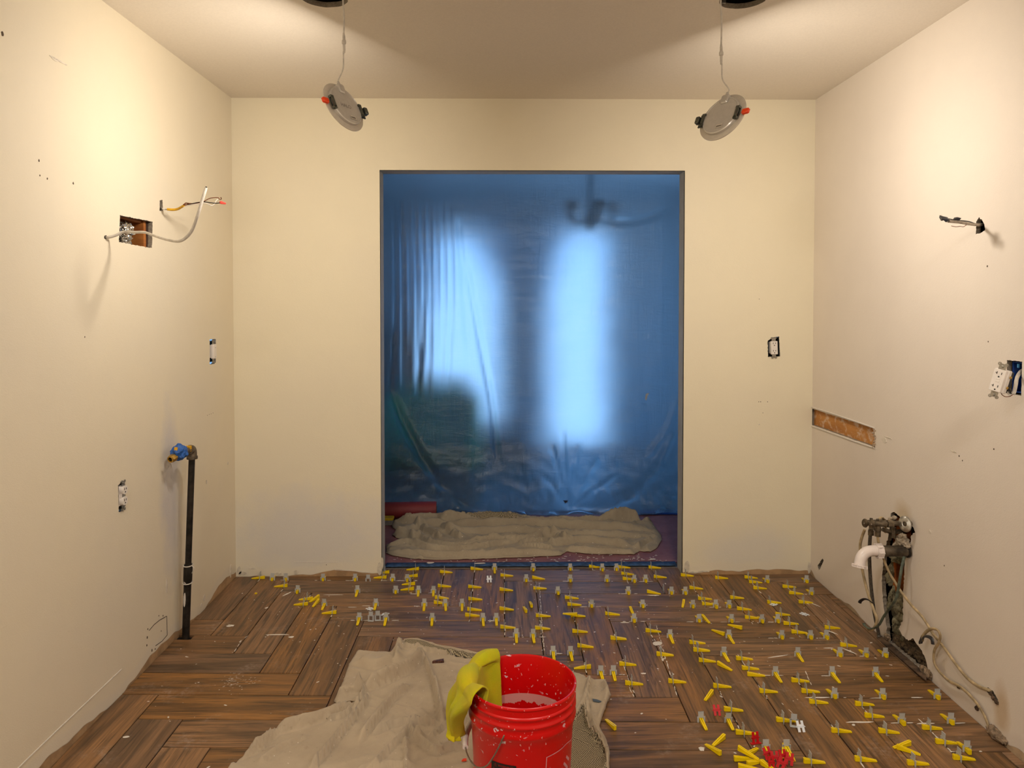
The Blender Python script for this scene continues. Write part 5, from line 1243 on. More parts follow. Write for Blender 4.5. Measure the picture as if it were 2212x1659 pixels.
# plumbing cut-out: cavity, stud, insulation
cy0, cy1 = RW(1904, 1300).y, RW(2006, 1440).y
cavity('plumbing_cavity', WX1+0.016+0.06, (cy0+cy1)/2, 0.29, 0.12, abs(cy0-cy1)+0.10, 0.62, wall_right, openside='-x')
q = RW(1913, 1260); m = MB(); m.box((WX1+0.016+0.05, q.y, 0.33), (0.06, 0.028, 0.36)); m.build('stud', simple('orange_stud', srgb(176, 96, 34), .7, var=.2, scale=40), wall_right)
def lump(c, s, seed, sub=4):
    bmf = bmesh.new(); bmesh.ops.create_icosphere(bmf, subdivisions=sub, radius=1)
    for v in bmf.verts:
        n_ = v.co.normalized(); q = 1+0.35*noise.noise(n_*2.2+Vector((seed, 0, 0)))+0.22*noise.noise(n_*6+Vector((seed, 2, 0)))+0.12*noise.noise(n_*14)
        v.co = Vector((n_.x*s[0], n_.y*s[1], n_.z*s[2]))*q+Vector(c)
    b0 = len(m.v); bmf.verts.index_update(); m.v += [tuple(v.co) for v in bmf.verts]; m.f += [tuple(b0+v.index for v in f.verts) for f in bmf.faces]; bmf.free()
m = MB()
for i, (px, py, sy, sz) in enumerate([(1925,1305,.05,.045),(1932,1330,.05,.05),(1922,1350,.03,.04),(1910,1240,.012,.05),(1912,1300,.025,.06),(1940,1300,.03,.05),(1922,1208,.05,.018),(1937,1370,.04,.03)]):
    q = RW(px, py); lump((WX1+0.048, q.y, q.z), (0.035, sy, sz), i*3.1)
stuff(m.build('insulation', M_insul, wall_right, 60))
m = MB()
for i, (px, py, sy, sz) in enumerate([(1925,1385,.05,.03),(1942,1392,.05,.035),(1960,1405,.06,.04),(1978,1420,.06,.04),(1992,1436,.05,.03),(1950,1400,.05,.03)]):
    q = RW(px, py); lump((WX1+0.046, q.y, q.z), (0.032, sy, sz), 40+i*3.1)
stuff(m.build('insulation', fibre('black_debris', srgb(30, 24, 18), srgb(112, 92, 66), 70), wall_right, 60))
# loose flap of drywall and scrap board at the foot
def sliver(fn_pts, th, mat, name, parent):
    P = [px_x(*p) for p in fn_pts]; n = len(P); m = MB(); N_ = (P[1]-P[0]).cross(P[-1]-P[0]).normalized()*th
    m.add(P+[p+N_ for p in P], [tuple(range(n)), tuple(range(2*n-1, n-1, -1))]+[(i, (i+1) % n, n+(i+1) % n, n+i) for i in range(n)]); return m.build(name, mat, parent, 30)
M_dirtystrip = simple('dirty_wood_strip', srgb(112, 88, 68), .8, var=.4, scale=25)
sliver([(1893,1378,X1-.03),(1900,1370,X1-.008),(2002,1456,X1-.004),(2000,1470,X1-.035)], 0.006, M_dirtystrip, 'edge_strip', wall_right)
m = MB()
for i, (px, py, sx, sy, sz) in enumerate([(2005,1462,.012,.03,.020),(1998,1452,.008,.02,.02),(2146,1582,.012,.02,.016),(2153,1598,.014,.03,.020),(2164,1612,.010,.03,.014),(1920,1376,.010,.02,.012)]):
    q = RW(px, py); lump((WX1-0.006, q.y, max(q.z, 0.016)), (sx, sy, sz), 80+i*2.7, 3)
stuff(m.build('plaster_rubble', simple('dirty_plaster', srgb(166, 142, 116), .9, var=.3, scale=60, bump=.6), wall_right, 30))

# drain stub with white elbow
q = RW(1963, 1190); dY_ = q.y-0.005; dz_ = q.z
e = empty('drain_pipe', (WX1, dY_, dz_), 'grey drain stub with a white plastic elbow coming out of the right wall', 'drain pipe')
m = MB(); m.tube([(0.06, 0, 0), (-0.118, 0, 0.002)], 0.0205, 28); m.build('drain_stub', simple('galvanised_drain', srgb(116, 104, 88), .5, .55, var=.35, scale=25, bump=.4), e)
m = MB(); m.lathe([(0.020, 0), (0.024, 0.002), (0.024, 0.008), (0.020, 0.010)], 24, Matrix.Translation((-0.004, 0, 0)) @ Matrix.Rotation(-math.pi/2, 4, 'Y')); m.build('collar', M_pipe, e)
def ringnut(c, d, r, L, name):
    Mh = frame(c, d, (0, 1, 0.01)); m = MB(); n = 40; prof = []
    m.lathe([(r-0.005, 0), (r, 0.001), (r, L*0.4), (r-0.002, L*0.5), (r-0.002, L), (r-0.006, L)], n, Mh, close=True)
    for k in range(8):
        a = k*math.pi/4; m.box((math.cos(a)*(r), math.sin(a)*(r), L*0.5), (0.004, 0.004, L*0.95), Mh)
    return m.build(name, M_pvc, e)
ringnut(Vector((-0.108, 0, 0.002)), (-1, 0, 0), 0.0275, 0.022, 'slip_nut')
P = [Vector((-0.120, 0, 0.002)), Vector((-0.145, 0, 0.003)), Vector((-0.170, -0.003, -0.002)), Vector((-0.190, -0.008, -0.018)), Vector((-0.199, -0.012, -0.040)), Vector((-0.201, -0.014, -0.050))]
m = MB(); m.tube(spline(P, 6), 0.0205, 28); m.build('elbow', M_pvc, e)
dd = (P[-1]-P[-2]).normalized(); ringnut(P[-1]-dd*0.004, dd, 0.0275, 0.012, 'slip_nut')
m = MB(); m.lathe([(0.0003, 0), (0.017, 0), (0.017, -0.004), (0.0003, -0.004)], 20, frame(P[-1]+dd*0.002, dd, (0, 1, 0))); m.build('bore', M_slot, e)
# two shut-off valves
def valve(px, py, xw, yoff, label, knob_dir, hx):
    q = px_y(px, py, dY_+yoff); e = empty('shutoff_valve', (WX1-hx, dY_+yoff, q.z), label, 'valve')
    m = MB(); m.tube([(0.065, 0, 0), (-0.075, 0, 0)], 0.0085, 16); m.build('supply_pipe', M_dirty, e)
    m = MB(); m.lathe([(0.009, -.010), (.0145, -.010), (.0155, 0), (.0145, .012), (.010, .013)], 6, Matrix.Translation((-0.060, 0, 0)) @ Matrix.Rotation(-math.pi/2, 4, 'Y')); m.lathe([(0.009, -.006), (.013, -.006), (.013, .006), (.010, .007)], 6, Matrix.Translation((-0.083, 0, 0)) @ Matrix.Rotation(-math.pi/2, 4, 'Y')); m.build('compression_nut', M_dirty, e)
    m = MB(); m.tube([(-0.080, 0, 0), (-0.125, 0, 0)], [0.0125, 0.0115], 18); m.tube([(-0.108, 0, 0), (-0.108, 0, -0.034)], 0.0085, 14); m.tube([(-0.108, 0, 0.0), (-0.108, 0, 0.018)], 0.006, 12); m.build('body', M_dirty, e)
    m = MB(); m.lathe([(0.0085, -.009), (.0125, -.009), (.0125, .009), (.0085, .010)], 6, Matrix.Translation((-0.108, 0, -0.040))); m.build('outlet_nut', M_dirty, e)
    kd = Vector(knob_dir).normalized(); kc = Vector((-0.128, 0, 0))+kd*0.008
    m = MB(); m.lathe([(0.004, -.012), (.006, -.006), (.0165, -.004), (.0180, 0), (.0165, .004), (.003, .0055)], 22, frame(kc, kd) @ Matrix.Scale(0.72, 4, (1, 0, 0))); k = m.build('knob', M_dirty, e)
    m = MB(); m.lathe([(0.0003, 0.0085), (0.0025, .0075), (.003, .005), (.0003, .005)], 10, frame(kc, kd)); m.build('screw', M_steel, k)
    return e
valve(1940, 1131, 0, -0.01, 'tarnished shut-off valve with oval knob nearest the viewer, above the white elbow', (-0.7, -0.75, 0), 0.022)
valve(1940, 1129, 0, 0.065, 'darker shut-off valve with round knob just behind the front valve', (-0.85, -0.6, 0), 0.010)
m = MB(); q = px_x(1926, 1150, X1-0.05)
m.tube([q+Vector((0.07, 0.02, 0.0)), q+Vector((0.0, 0, 0)), q+Vector((-0.035, 0, 0.012))], 0.0085, 14); m.tube([q+Vector((0.005, 0, -0.02)), q+Vector((0.005, 0, 0.02))], 0.012, 6); m.tube([q+Vector((-0.045, 0, 0.012)), q+Vector((-0.065, 0, 0.014))], 0.011, 6); m.tube([q+Vector((-0.065, 0, 0.014)), q+Vector((-0.09, 0, 0.012))], 0.0035, 8)
tag(m.build('pipe_tee', M_dirty), 'dirty metal tee fitting crowded under the two shut-off valves', 'pipe fitting')
q = px_x(1955, 1132, X1-0.035); m = MB(); m.lathe([(0.009, -0.001), (0.030, -0.002), (0.031, 0.0), (0.028, 0.003), (0.012, 0.006), (0.009, 0.005)], 32, frame(q, (-0.8, -0.6, 0.25)) @ Matrix.Rotation(R(20), 4, 'Z') @ Matrix.Scale(0.78, 4, (1, 0, 0)), close=True)
tag(m.build('pipe_escutcheon', M_steel), 'tilted oval metal cover plate hanging on the supply pipe by the wall', 'cover plate')
m = MB()
for i, (px, py, s_) in enumerate([(1945,1165,.020),(1952,1172,.022),(1938,1178,.016),(1960,1178,.014),(1925,1122,.012),(1932,1118,.010),(1950,1158,.014)]):
    q = px_x(px, py, X1-0.012); lump(q, (s_*.9, s_*1.1, s_*.8), 120+i*1.9, 3)
stuff(m.build('plaster_rubble', simple('pale_plaster_lumps', srgb(200, 182, 158), .9, var=.2, scale=80, bump=.6), wall_right, 25))
# hoses and cables
cable('supply_hose', [(1880,1153,X1-0.112),(1878,1200,X1-0.105),(1881,1260,X1-0.09),(1888,1320,X1-0.06),(1897,1365,X1-0.03),(1899,1376,X1-0.028)], 0.0068, M_greyc, 'grey supply hose dropping from the front shut-off valve to the floor', 'hose')
cable('vinyl_cable', [(1912,1150,X1-0.03),(1912,1130,X1-0.05),(1907,1119,X1-0.08),(1900,1120,X1-0.10),(1897,1135,X1-0.11),(1896,1160,X1-0.11),(1900,1180,X1-0.10),(1908,1205,X1-0.085),(1920,1235,X1-0.07),(1935,1260,X1-0.055),(1950,1283,X1-0.045),(1970,1308,X1-0.035),(1992,1332,X1-0.025),(2005,1352,X1-0.02),(2015,1368,X1-0.018),(2040,1400,X1-0.016),(2065,1435,X1-0.014),(2090,1465,X1-0.012),(2115,1483,X1-0.008),(2138,1492,X1-0.003),(2146,1500,X1+0.02)], 0.0052, M_creamc, 'long cream cable looping over the valves and trailing down the wall into a ragged hole', flat=0.75)
gc, P = cable('flat_cable', [(1958,1196,X1+0.01),(1953,1205,X1-0.03),(1948,1225,X1-0.05),(1944,1250,X1-0.055),(1940,1275,X1-0.055),(1936,1292,X1-0.06),(1925,1310,X1-0.065),(1910,1330,X1-0.07),(1900,1348,X1-0.075),(1890,1356,X1-0.08),(1878,1358,X1-0.085),(1868,1351,X1-0.085),(1866,1346,X1-0.085)], 0.0062, M_greenc, 'grey-green flat cable hanging in a loop below the drain pipe', flat=0.6)
gd, P = cable('flat_cable', [(1868,1144,X1-0.10),(1862,1160,X1-0.105),(1858,1180,X1-0.11),(1860,1215,X1-0.105),(1868,1255,X1-0.095),(1876,1285,X1-0.09),(1881,1300,X1-0.085),(1888,1318,X1-0.082),(1894,1336,X1-0.08),(1892,1350,X1-0.08),(1884,1360,X1-0.082),(1874,1360,X1-0.085)], 0.0056, M_creamc, 'dirty cream cable hanging behind the white elbow with a green-grey lower end', flat=0.7)
e = gd; gd['category'] = 'cable'
m = MB(); m.tube(spline([px_x(*p) for p in [(1884,1302,X1-0.085),(1876,1296,X1-0.09),(1867,1294,X1-0.095),(1859,1298,X1-0.10),(1857,1302,X1-0.10)]], 6), [0.004+0.003*(i/24) for i in range(25)], 8, flat=0.5); o = m.build('tape_end', M_etape, gd); o['label'] = 'black tape end'
ge, P = cable('vinyl_cable', [(1992,1384,X1-0.045),(1994,1374,X1-0.045),(2003,1363,X1-0.042),(2015,1358,X1-0.038),(2026,1362,X1-0.034),(2031,1374,X1-0.03),(2028,1388,X1-0.028),(2019,1404,X1-0.026),(2017,1425,X1-0.024),(2023,1442,X1-0.022),(2038,1460,X1-0.020),(2052,1472,X1-0.018),(2075,1484,X1-0.015),(2095,1502,X1-0.013),(2112,1522,X1-0.012),(2126,1545,X1-0.010),(2137,1572,X1-0.008),(2146,1588,X1-0.004)], 0.0055, M_creamc, 'curled cream cable with black taped end, running down to the floor by the right wall', flat=0.8)
m = MB(); m.tube(spline([px_x(*p) for p in [(1994,1374,X1-0.045),(1990,1384,X1-0.048),(1988,1389,X1-0.05),(1995,1376,X1-0.05),(2005,1375,X1-0.05),(2013,1381,X1-0.05),(2015,1392,X1-0.05)]], 5), 0.0062, 8, flat=0.4); o = m.build('tape_end', M_etape, ge); o['label'] = 'black tape end'
m = MB()
for i, (px, py) in enumerate([(2140,1498),(2146,1508),(2136,1492),(2152,1516),(2110,1530),(2070,1483)]):
    q = px_x(px, py, X1-0.002); lump(q, (.005, .010, .008), 200+i, 2)
stuff(m.build('plaster_rubble', M_dirtystrip, wall_right, 25))

# ------------------------------------------------------------------ tile levelling clips and wedges
def clip_mesh(mat=None):
    m = MB(); t = 0.0016       # plate in the y-z plane; the wedge passes along x
    m.box((0, -0.0102, 0.0045), (t, 0.0060, 0.0245)); m.box((0, 0.0102, 0.0045), (t, 0.0060, 0.0245))
    m.box((0, 0, 0.0160), (t, 0.0264, 0.0040)); m.box((0, 0, 0.0262), (t*0.9, 0.0185, 0.0166))
    m.box((0, 0, 0.0335), (t*1.3, 0.0190, 0.0020)); m.box((0, -0.0125, 0.0165), (t*1.7, 0.0020, 0.0030)); m.box((0, 0.0125, 0.0165), (t*1.7, 0.0020, 0.0030))
    return m
def wedge_mesh():
    m = MB(); L0, L1 = -0.018, 0.047
    def top(x): return 0.0145+(0.0032-0.0145)*(x-L0)/(L1-L0)
    xs = [L0, L0+0.0015, L0+0.004, L1-0.006, L1]; hw = [0.0036, 0.0050, 0.0057, 0.0052, 0.0044]
    # solid base with two upstanding rails and a groove between them
    vs = []; fs = []
    prof = []
    for x, w in zip(xs, hw):
        t = top(x); g = 0.0011; d = t*0.55 if L0+0.002 < x < L1-0.001 else t*0.98
        vs += [(x, -w, 0.0004), (x, -w, t), (x, -g, t), (x, -g, d), (x, g, d), (x, g, t), (x, w, t), (x, w, 0.0004)]
    for i in range(4):
        for k in range(8): a = i*8+k; b_ = i*8+(k+1) % 8; fs.append((a, b_, b_+8, a+8))
    fs += [tuple(reversed(range(8))), tuple(range(32, 40))]
    m.add(vs, fs); return m
me_clip = clip_mesh().mesh('clip', 30); me_clip.materials.append(M_clip)
me_wedge = wedge_mesh().mesh('wedge', 30); me_wedge.materials.append(M_yellow)
def hclip_mesh():
    m = MB(); t = 0.0018
    for s in (-1, 1): m.box((s*0.0072, 0.0, t/2), (0.0082, 0.034, t))
    m.box((0, 0.001, t/2), (0.0070, 0.0100, t)); m.box((0.0125, -0.001, t/2), (0.006, 0.002, t)); m.box((-0.0125, -0.001, t/2), (0.006, 0.002, t)); m.box((0, 0.001, t), (0.026, 0.0016, t*1.8)); return m
me_h = hclip_mesh().mesh('loose_clip', 30); me_h.materials.append(M_whiteclip)
me_hr = me_h.copy(); me_hr.materials.clear(); me_hr.materials.append(M_redclip)
me_lw = me_wedge.copy(); me_lw.name = 'loose_wedge'

s = 4.424; z3 = lambda a, b: (400+a/s, 1200+b/s); z4 = lambda a, b: (850+a/s, 1200+b/s); z5 = lambda a, b: (1300+a/s, 1200+b/s)
z6 = lambda a, b: (1200+a/s, 1400+b/s); z7 = lambda a, b: (1700+a/4.32, 1400+b/4.32)
RT_ = [(z4, [(525,165),(825,135),(485,300),(783,308),(1093,198),(1080,335),(445,412),(435,460),(775,425),(748,525),(742,580),(1388,322),(1075,520),(1405,585),(1065,695),(1412,705),(1710,413),(1720,477),(1740,585),(1770,735),(1802,875),(2068,567),(2140,800),(1912,115)]),
  (z5, [(208,120),(222,182),(240,232),(490,122),(520,212),(812,198),(1122,222),(1410,218),(1440,262),(1495,320),(885,320),(955,422),(980,472),(1268,412),(1335,520),(1405,602),(1613,457),(1795,306),(1857,368),(1942,455),(1718,573),(1797,660),(1860,742),(2170,700),(75,567),(475,730),(150,803),(568,955),(895,843),(925,912)]),
  (z6, [(1017,72),(675,165),(720,350),(1125,330),(1380,30),(1430,130),(1563,375),(1680,600),(1797,822),(1810,112),(1865,205),(2010,425),(2180,702)]),
  (z7, [(130,315),(208,415),(285,515),(717,535),(805,645),(487,785),(938,790),(1360,757),(1497,890),(1635,1038),(217,1072),(685,1052),(1197,1088)])]
LT_ = [(z3, [(780,222),(990,300),(1195,425),(1175,475),(1455,556),(1905,170),(1915,218)]), (z4, [(243,138),(213,203),(183,280),(167,330)]), (z6, [(330,195)])]
BT_ = [(z3, [(815,258),(947,258),(1307,256),(1617,256),(1978,252),(1053,383),(2008,368)]), (z4, [(132,245),(18,368),(1270,262),(1335,150),(1692,148),(1692,260),(1575,382),(1898,512)]),
  (z5, [(8,150),(145,152),(57,265),(313,260),(425,262),(260,382),(672,380),(805,380),(400,512),(880,512),(1100,512),(1227,510),(315,648),(940,648),(1248,648),(1540,648),(1690,645),(1605,280),(1985,282),(2035,402),(1725,798),(1997,795),(2145,790)]),
  (z7, [(490,70),(730,70),(910,70),(445,465),(890,462),(1395,462),(1065,697),(1520,692),(1685,972)])]
FT_ = [(z3, [(1637,375),(1815,500),(1320,500),(1658,630),(1915,632)]), (z4, [(235,370),(380,366),(293,492),(495,492),(655,490),(370,625),(855,622),(983,622),(965,150),(1172,775),(1332,775),(1525,940),(1690,940)]),
  (z5, [(655,795),(1218,795),(1170,965),(1875,965)]), (z6, [(430,248),(550,248),(1610,80),(2100,262),(1385,690),(1640,690),(2000,958),(2195,958)]), (z7, [(415,250),(820,252)])]
R_extra = [(1838, 1396)]
items = []
for typ, grp in (('R', RT_), ('L', LT_), ('B', BT_), ('F', FT_)):
    for fn, l in grp:
        for p in l: items.append((typ,)+fn(*p))
for p in R_extra: items.append(('R',)+p)
ORD = ['zeroth', 'first', 'second', 'third', 'fourth', 'fifth', 'sixth', 'seventh', 'eighth', 'ninth', 'tenth', 'eleventh', 'twelfth', 'thirteenth', 'fourteenth', 'fifteenth', 'sixteenth', 'seventeenth', 'eighteenth']
place = []
for typ, px, py in items:
    q = fl(px, py); U, V = w2g(q.x, q.y)
    if typ in 'RL':
        if abs(U-round(U)) < 0.22: U = round(U)
    else:
        if abs(V-round(V)) < 0.28: V = round(V)
    w = g2w(U, V); place.append([typ, w.x, w.y, U, V])
words = {'R': 'yellow wedge pointing right', 'L': 'yellow wedge pointing left', 'F': 'yellow wedge pointing forward', 'B': 'yellow wedge pointing away'}
for typ in 'RLBF':
    rows = {}
    for p in place:
        if p[0] == typ: rows.setdefault(int(math.floor(24.02-p[4])) + 1, []).append(p)
    for rw, l in rows.items():
        l.sort(key=lambda p: p[1])
        for i, p in enumerate(l):
            rk = 'only one' if len(l) == 1 else ORD[i+1]
            where = ('%s tile row from back wall' % ORD[rw]) if rw > 0 else ('doorway tape edge' if rw < 0 else 'row level with the jambs')
            lab = '%s in clear clip, %s, %s%s' % (words[typ], where, rk, '' if len(l) == 1 else ' from left')
            rot = {'R': 0, 'L': math.pi, 'F': -math.pi/2, 'B': math.pi/2}[typ]+rnd.gauss(0, 0.035)+({'R': -0.05, 'L': 0.03, 'F': 0.05, 'B': 0.05}[typ])
            e = empty('leveling_spacer', (p[1], p[2], 0.0004), lab, 'tile spacer', 'tile leveling clips with yellow wedges set in the floor joints')
            o = link('clip', me_clip, e); o.rotation_euler = (rnd.gauss(0, .02), rnd.gauss(0, .05), {'R': 0, 'L': math.pi, 'F': -math.pi/2, 'B': math.pi/2}[typ]+rnd.gauss(0, .03))
            if typ in 'RL': o.rotation_euler[0] += 0.0
            w = link('wedge', me_wedge, e); w.rotation_euler = (0, 0, rot)
            sl = rnd.uniform(-0.006, 0.006)+({'R': 0.0, 'L': -0.002, 'F': 0.004, 'B': 0.003}[typ]); w.location = (math.cos(rot)*sl, math.sin(rot)*sl, 0)
# clips still standing without a wedge
for i, (fn, p, rot, lab) in enumerate([(z3, (1748,248), 1.57, 'empty clear clip standing in the first joint beside the left jamb'), (z5, (588,345), 0, 'empty clear clip standing edge-on in the lengthwise joint right of centre, near the doorway'),
        (z3, (1775,628), 1.45, 'empty frosted clip with square hole, left one of the standing pair by four scattered clips'), (z3, (1840,622), 1.7, 'empty frosted clip with square hole, right one of the standing pair by scattered clips'), (z7, (65,735), 1.3, 'empty clear clip standing beside a loose white clip near the lower right')]):
    q = fl(*fn(*p)); e = empty('leveling_clip', (q.x, q.y, 0.0085 if i > 1 else 0.0), lab, 'tile clip'); o = link('clip', me_clip, e); o.rotation_euler = (0, 0, rot)
    if i > 1: m = MB(); m.box((0, 0, -0.007), (0.012, 0.024, 0.0012), Matrix.Rotation(rot, 4, 'Z')); m.build('base_plate', M_clip, e)
# loose wedges: thick end px, thin end px
loose = [(z3,(1280,402),(1185,452),'loose yellow wedge, upper of the pair beside the crowded clip at left'), (z3,(1278,440),(1207,507),'loose yellow wedge pointing toward the viewer below the crowded clip at left'),
 (z4,(1322,500),(1300,436),'loose yellow wedge with its tip away, right of a close pair before the doorway'), (z4,(1270,550),(1238,486),'loose yellow wedge with its tip away, left of a close pair before the doorway'),
 (z4,(1326,220),(1448,230),'loose yellow wedge without a clip lying just inside the doorway'), (z4,(1755,600),(1612,580),'loose yellow wedge crossed over a clipped one at mid floor'),
 (z5,(432,355),(560,372),'loose yellow wedge lying in a smear of white mortar right of centre'), (z5,(785,447),(768,512),'loose yellow wedge tip toward viewer left of a clip, right of centre'),
 (z5,(270,515),(303,572),'loose yellow wedge tip against a clear clip at mid floor'), (z5,(960,592),(1028,650),'loose yellow wedge leaning out from behind a clear clip, right of centre'),
 (z5,(1170,768),(1058,717),'loose yellow wedge lying left of a clip, tip pointing up-left'), (z5,(1340,708),(1212,667),'loose yellow wedge lying alone, tip left, at right middle floor'),
 (z6,(1548,158),(1703,228),'loose yellow wedge lying diagonally, tip right, between two clipped rows'), (z6,(1500,432),(1410,525),'loose yellow wedge showing its grooved face, tip toward lower left'),
 (z6,(572,788),(466,672),'loose yellow wedge on the floor right of the cloth\'s net lining'), (z6,(1580,1030),(1413,912),'loose yellow wedge, lower one of the V-shaped pair near the bottom'),
 (z6,(1615,862),(1495,945),'loose yellow wedge, upper one of the V-shaped pair near the bottom'),
 (z6,(1828,1012+33),(1905,985),'loose yellow wedge at the back of the heap beside the red clips'), (z6,(1705,1078),(1880,1068),'loose yellow wedge at the left of the heap beside the red clips'),
 (z6,(1740,1022),(1960,1105),'longest-looking yellow wedge lying across the top of the heap'), (z6,(1830,1128),(1980,1085),'loose yellow wedge at the front of the heap beside the red clips'),
 (z6,(1962,1110),(2050,1160),'loose yellow wedge tucked against the red clips at the bottom edge'), (z6,(1745,1150),(1840,1160),'loose yellow wedge cut off by the bottom edge below the heap'),
 (z6,(2185,950),(2180,1030),'loose yellow wedge standing tip-down by the clip above the red heap'),
 (z7,(1152,905),(958,944),'loose yellow wedge, upper of the crossed pair at lower right'), (z7,(1025,940),(1245,1003),'loose yellow wedge, lower of the crossed pair at lower right'),
 (z6,(1832,265),(1998,270),'loose yellow wedge without a clip below two clipped ones at right')]
zoff = {19: 0.014, 5: 0.010, 24: 0.0, 25: 0.0}
for i, (fn, a, b_, lab) in enumerate(loose):
    A = fl(*fn(*a)); B = fl(*fn(*b_)); d = (B-A); an = math.atan2(d.y, d.x)
    L = min(max(d.length, 0.058), 0.070)/0.065
    o = link('leveling_wedge', me_lw); c = A+Vector((math.cos(an), math.sin(an), 0))*0.018*1
    o.location = (c.x, c.y, 0.0006+zoff.get(i, 0.0)); o.rotation_euler = (0, R(7) if i == 19 else 0, an)
    tag(o, lab, 'wedge', 'loose yellow wedges')
# loose clips lying about
lc = [(z3,(1765,512),0.9,'white clip lying flat, topmost of the scattered group at left',0), (z3,(1912,565),-0.5,'white clip lying flat at the right of the scattered group',0), (z4,(915,250),0.25,'white H-shaped clip propped alone before the doorway, left of centre',0),
 (z5,(1642,470),-1.0,'white clip lying flat under a yellow wedge at right',0), (z5,(1932,562),0.7,'white clip lying flat alone near the right wall',0), (z7,(125,768),0.05,'white H-shaped clip leaning beside an empty clip at lower right',0),
 (z6,(1540,630),0.0,'red H-shaped clip leaning beside a clear clip and wedge',1), (z6,(1908,905),1.5,'red clip standing like a star between a wedge and a clear clip',1),
 (z6,(2025,1055),0.1,'red clip, leftmost of the heap at the bottom edge',1), (z6,(2095,1095),-0.3,'red clip, second from left in the heap at the bottom edge',1), (z6,(2170,1080),0.3,'red clip with a square hole in the middle of the bottom heap',1),
 (z6,(2235,1110),-0.5,'red clip, rightmost of the heap at the bottom edge',1), (z6,(2060,1145),0.6,'red clip at the front left of the bottom heap',1), (z6,(2160,1150),-0.8,'red clip at the front right of the bottom heap',1)]
for i, (fn, p, rot, lab, red) in enumerate(lc):
    q = fl(*fn(*p)); o = link('loose_clip', me_hr if red else me_h); o.location = (q.x, q.y, 0.0006); o.rotation_euler = (0, 0, rot)
    if i in (2, 5, 6): o.rotation_euler = (R(48), 0, rot*0.4); o.location.z = 0.0130
    if i >= 8: o.rotation_euler = (R(66), 0.12*(i-10), rot*0.6); o.location.z = 0.0165
    if i == 7: o.rotation_euler = (R(80), 0.0, 0.2); o.location.z = 0.0175
    tag(o, lab, 'tile clip', 'loose red clips' if red else 'loose white clips')
e7 = [o for o in bpy.data.objects if o.get('label', '').startswith('red clip standing like')][0]
m = MB(); m.box((0, -0.017, 0.0), (0.034, 0.0025, 0.012)); m.build('base_plate', M_redclip, e7)

# ------------------------------------------------------------------ mortar squeezed from the joints, droppings, dust
m = MB(); rs = random.Random(12)
def blob(x, y, rx, ry, rot, h, seed, n=9):
    ca, sa = math.cos(rot), math.sin(rot); vs = []
    for lv, (k_, hh_) in enumerate(((1, 0.0003), (0.75, h*0.8))):
        for k in range(n):
            a = 2*math.pi*k/n; q = k_*(1+0.45*noise.noise(Vector((math.cos(a)*1.8+seed, math.sin(a)*1.8, seed*.3)))); u, v = rx*q*math.cos(a), ry*q*math.sin(a)
            vs.append((x+u*ca-v*sa, y+u*sa+v*ca, hh_))
    vs.append((x, y, h)); b = len(m.v); m.v += vs
    m.f += [tuple(b+i for i in (k, (k+1) % n, n+(k+1) % n, n+k)) for k in range(n)]+[(b+n+k, b+n+(k+1) % n, b+2*n) for k in range(n)]
for typ, x, y, U, V in place:    # smears beside many of the clips, along the joint
    if rs.random() < 0.62:
        an = math.pi/2 if typ in 'RL' else 0
        for k in range(rs.randint(1, 4)):
            d = rs.uniform(0.012, 0.05)*rs.choice((-1, 1)); L = rs.uniform(0.004, 0.018)
            blob(x+(0 if an else d), y+(d if an else 0), L, rs.uniform(0.0012, 0.003), an+rs.gauss(0, .05), rs.uniform(.0008, .002), rs.random()*50)
for k in range(420):
    x = rs.uniform(WX0+0.05, WX1-0.05); y = rs.triangular(2.15, 3.74, 3.1); r_ = rs.choice((0.0010, 0.0014, 0.002, 0.003))*rs.uniform(.7, 1.3)
    if inside((x, y), out): continue
    blob(x, y, r_*rs.uniform(1, 2.2), r_, rs.uniform(0, 3.14), 0.0006, rs.random()*90, 6)
for px, py, L, w_, an in [(497,1352,.016,.011,.1),(600,1371,.050,.004,.02),(629,1376,.012,.009,.3),(576,1313,.010,.006,1),(620,1283,.03,.005,1.1),(720,1285,.05,.0025,0),(760,1312,.02,.002,0),(895,1283,.022,.003,0),(1062,1341,.018,.004,0),(1350,1345,.022,.004,0),(1412,1286,.030,.005,0),
        (690,1588,.0,.0,0),(1680,1418,.05,.003,.25),(1765,1507,.045,.004,0),(1980,1507,.020,.003,0),(1858,1560,.05,.004,0),(2000,1563,.03,.004,0),(1844,1566,.006,.005,0),(1515,1616,.010,.006,0),(1516,1619,.008,.008,0),(272,1592,.010,.006,0),(1735,1300,.004,.03,.5),(1760,1306,.004,.03,.5),(1795,1365,.004,.03,.6),(1836,1407,.004,.035,.6),(1790,1400,.02,.003,0),(1205,1412,.020,.004,0),(1390,1455,.01,.006,0),(1420,1390,.02,.02,0)]:
    q = fl(px, py)
    if L: blob(q.x, q.y, L, w_, an, 0.0016, px*0.37, 12)
for k in range(70):
    a_ = rs.gauss(0, 1); q = fl(505+abs(rs.gauss(0, 26))*rs.choice((-.5, 1)), 1472+rs.gauss(0, 8)); blob(q.x, q.y, rs.uniform(.001, .006), rs.uniform(.0006, .0014), rs.gauss(0.3, .3), 0.0005, k*1.3, 6)
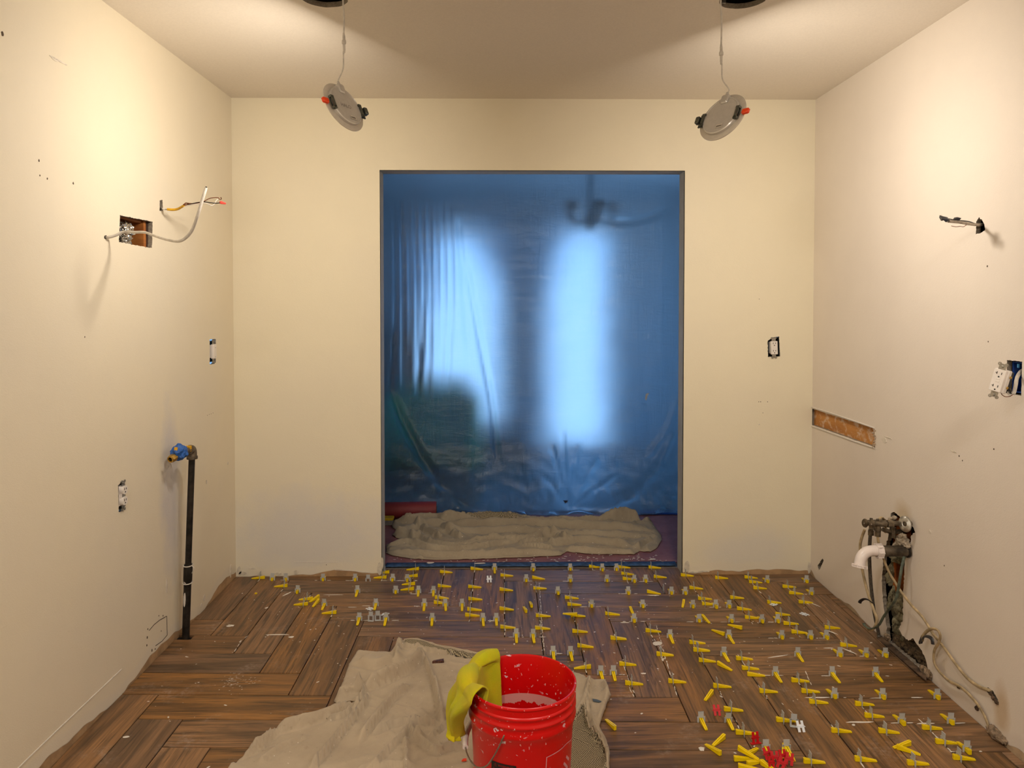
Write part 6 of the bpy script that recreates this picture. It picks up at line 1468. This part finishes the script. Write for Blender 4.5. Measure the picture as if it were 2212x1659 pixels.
for l in ([(1165,1258),(1167,1300),(1173,1380),(1176,1405)], [(1412,1380),(1425,1400),(1433,1425)], [(1355,1455),(1362,1490),(1368,1503)], [(1418,1352),(1440,1430),(1462,1500)], [(1092,1345),(1090,1375)], [(1258,1395),(1262,1410)], [(1345,1433),(1352,1450)], [(1740,1448),(1752,1480)], [(1587,1552),(1600,1580)], [(1690,1520),(1712,1540)], [(508,1405),(520,1385),(533,1375)]):
    for (a, b_) in zip(l, l[1:]):
        A = fl(*a); B = fl(*b_); n = max(2, int((B-A).length/0.02))
        for k in range(n):
            t = (k+rs.random())/n; q = A.lerp(B, t); d = B-A; blob(q.x+rs.gauss(0, .0008), q.y, rs.uniform(.006, .016), rs.uniform(.0010, .0024), math.atan2(d.y, d.x), 0.0012, rs.random()*60)
stuff(m.build('mortar_spots', M_mortar, floor, 40))
# flecks on the red paper
m = MB()
for k in range(150):
    x = rs.uniform(OX0+0.03, OX1-0.03); y = rs.triangular(3.90, 4.12, 3.93); blob(x, y, rs.uniform(.002, .012), rs.uniform(.001, .0035), rs.gauss(0, .4), 0.002, rs.random()*90, 7)
m.v = [(a, b_, c_+0.0075) for a, b_, c_ in m.v]
for px, py, L, w_ in [(930,1220,.02,.010),(1037,1221,.03,.006),(1410,1212,.018,.008)]:
    q = fl(px, py); n0 = len(m.v); blob(q.x, q.y, L, w_, .1, 0.003, px); m.v[n0:] = [(a, b_, c_+0.010) for a, b_, c_ in m.v[n0:]]
stuff(m.build('mortar_spots', M_mortar, rp, 40))
m = MB(); q = fl(553, 1283); m.box((q.x, q.y, 0.003), (0.010, 0.006, 0.005)); tag(m.build('plastic_crumb', M_yellow), 'tiny yellow plastic crumb on the tiles near the left wall', 'debris')
m = MB(); q = fl(1003, 1651); m.prism([(q.x-.008, q.y-.006), (q.x+.007, q.y-.004), (q.x+.006, q.y+.006), (q.x-.004, q.y+.004)], 0.012, 0.015); tag(m.build('plastic_crumb', M_orange), 'small orange-red chip on the cloth left of the bucket', 'debris')
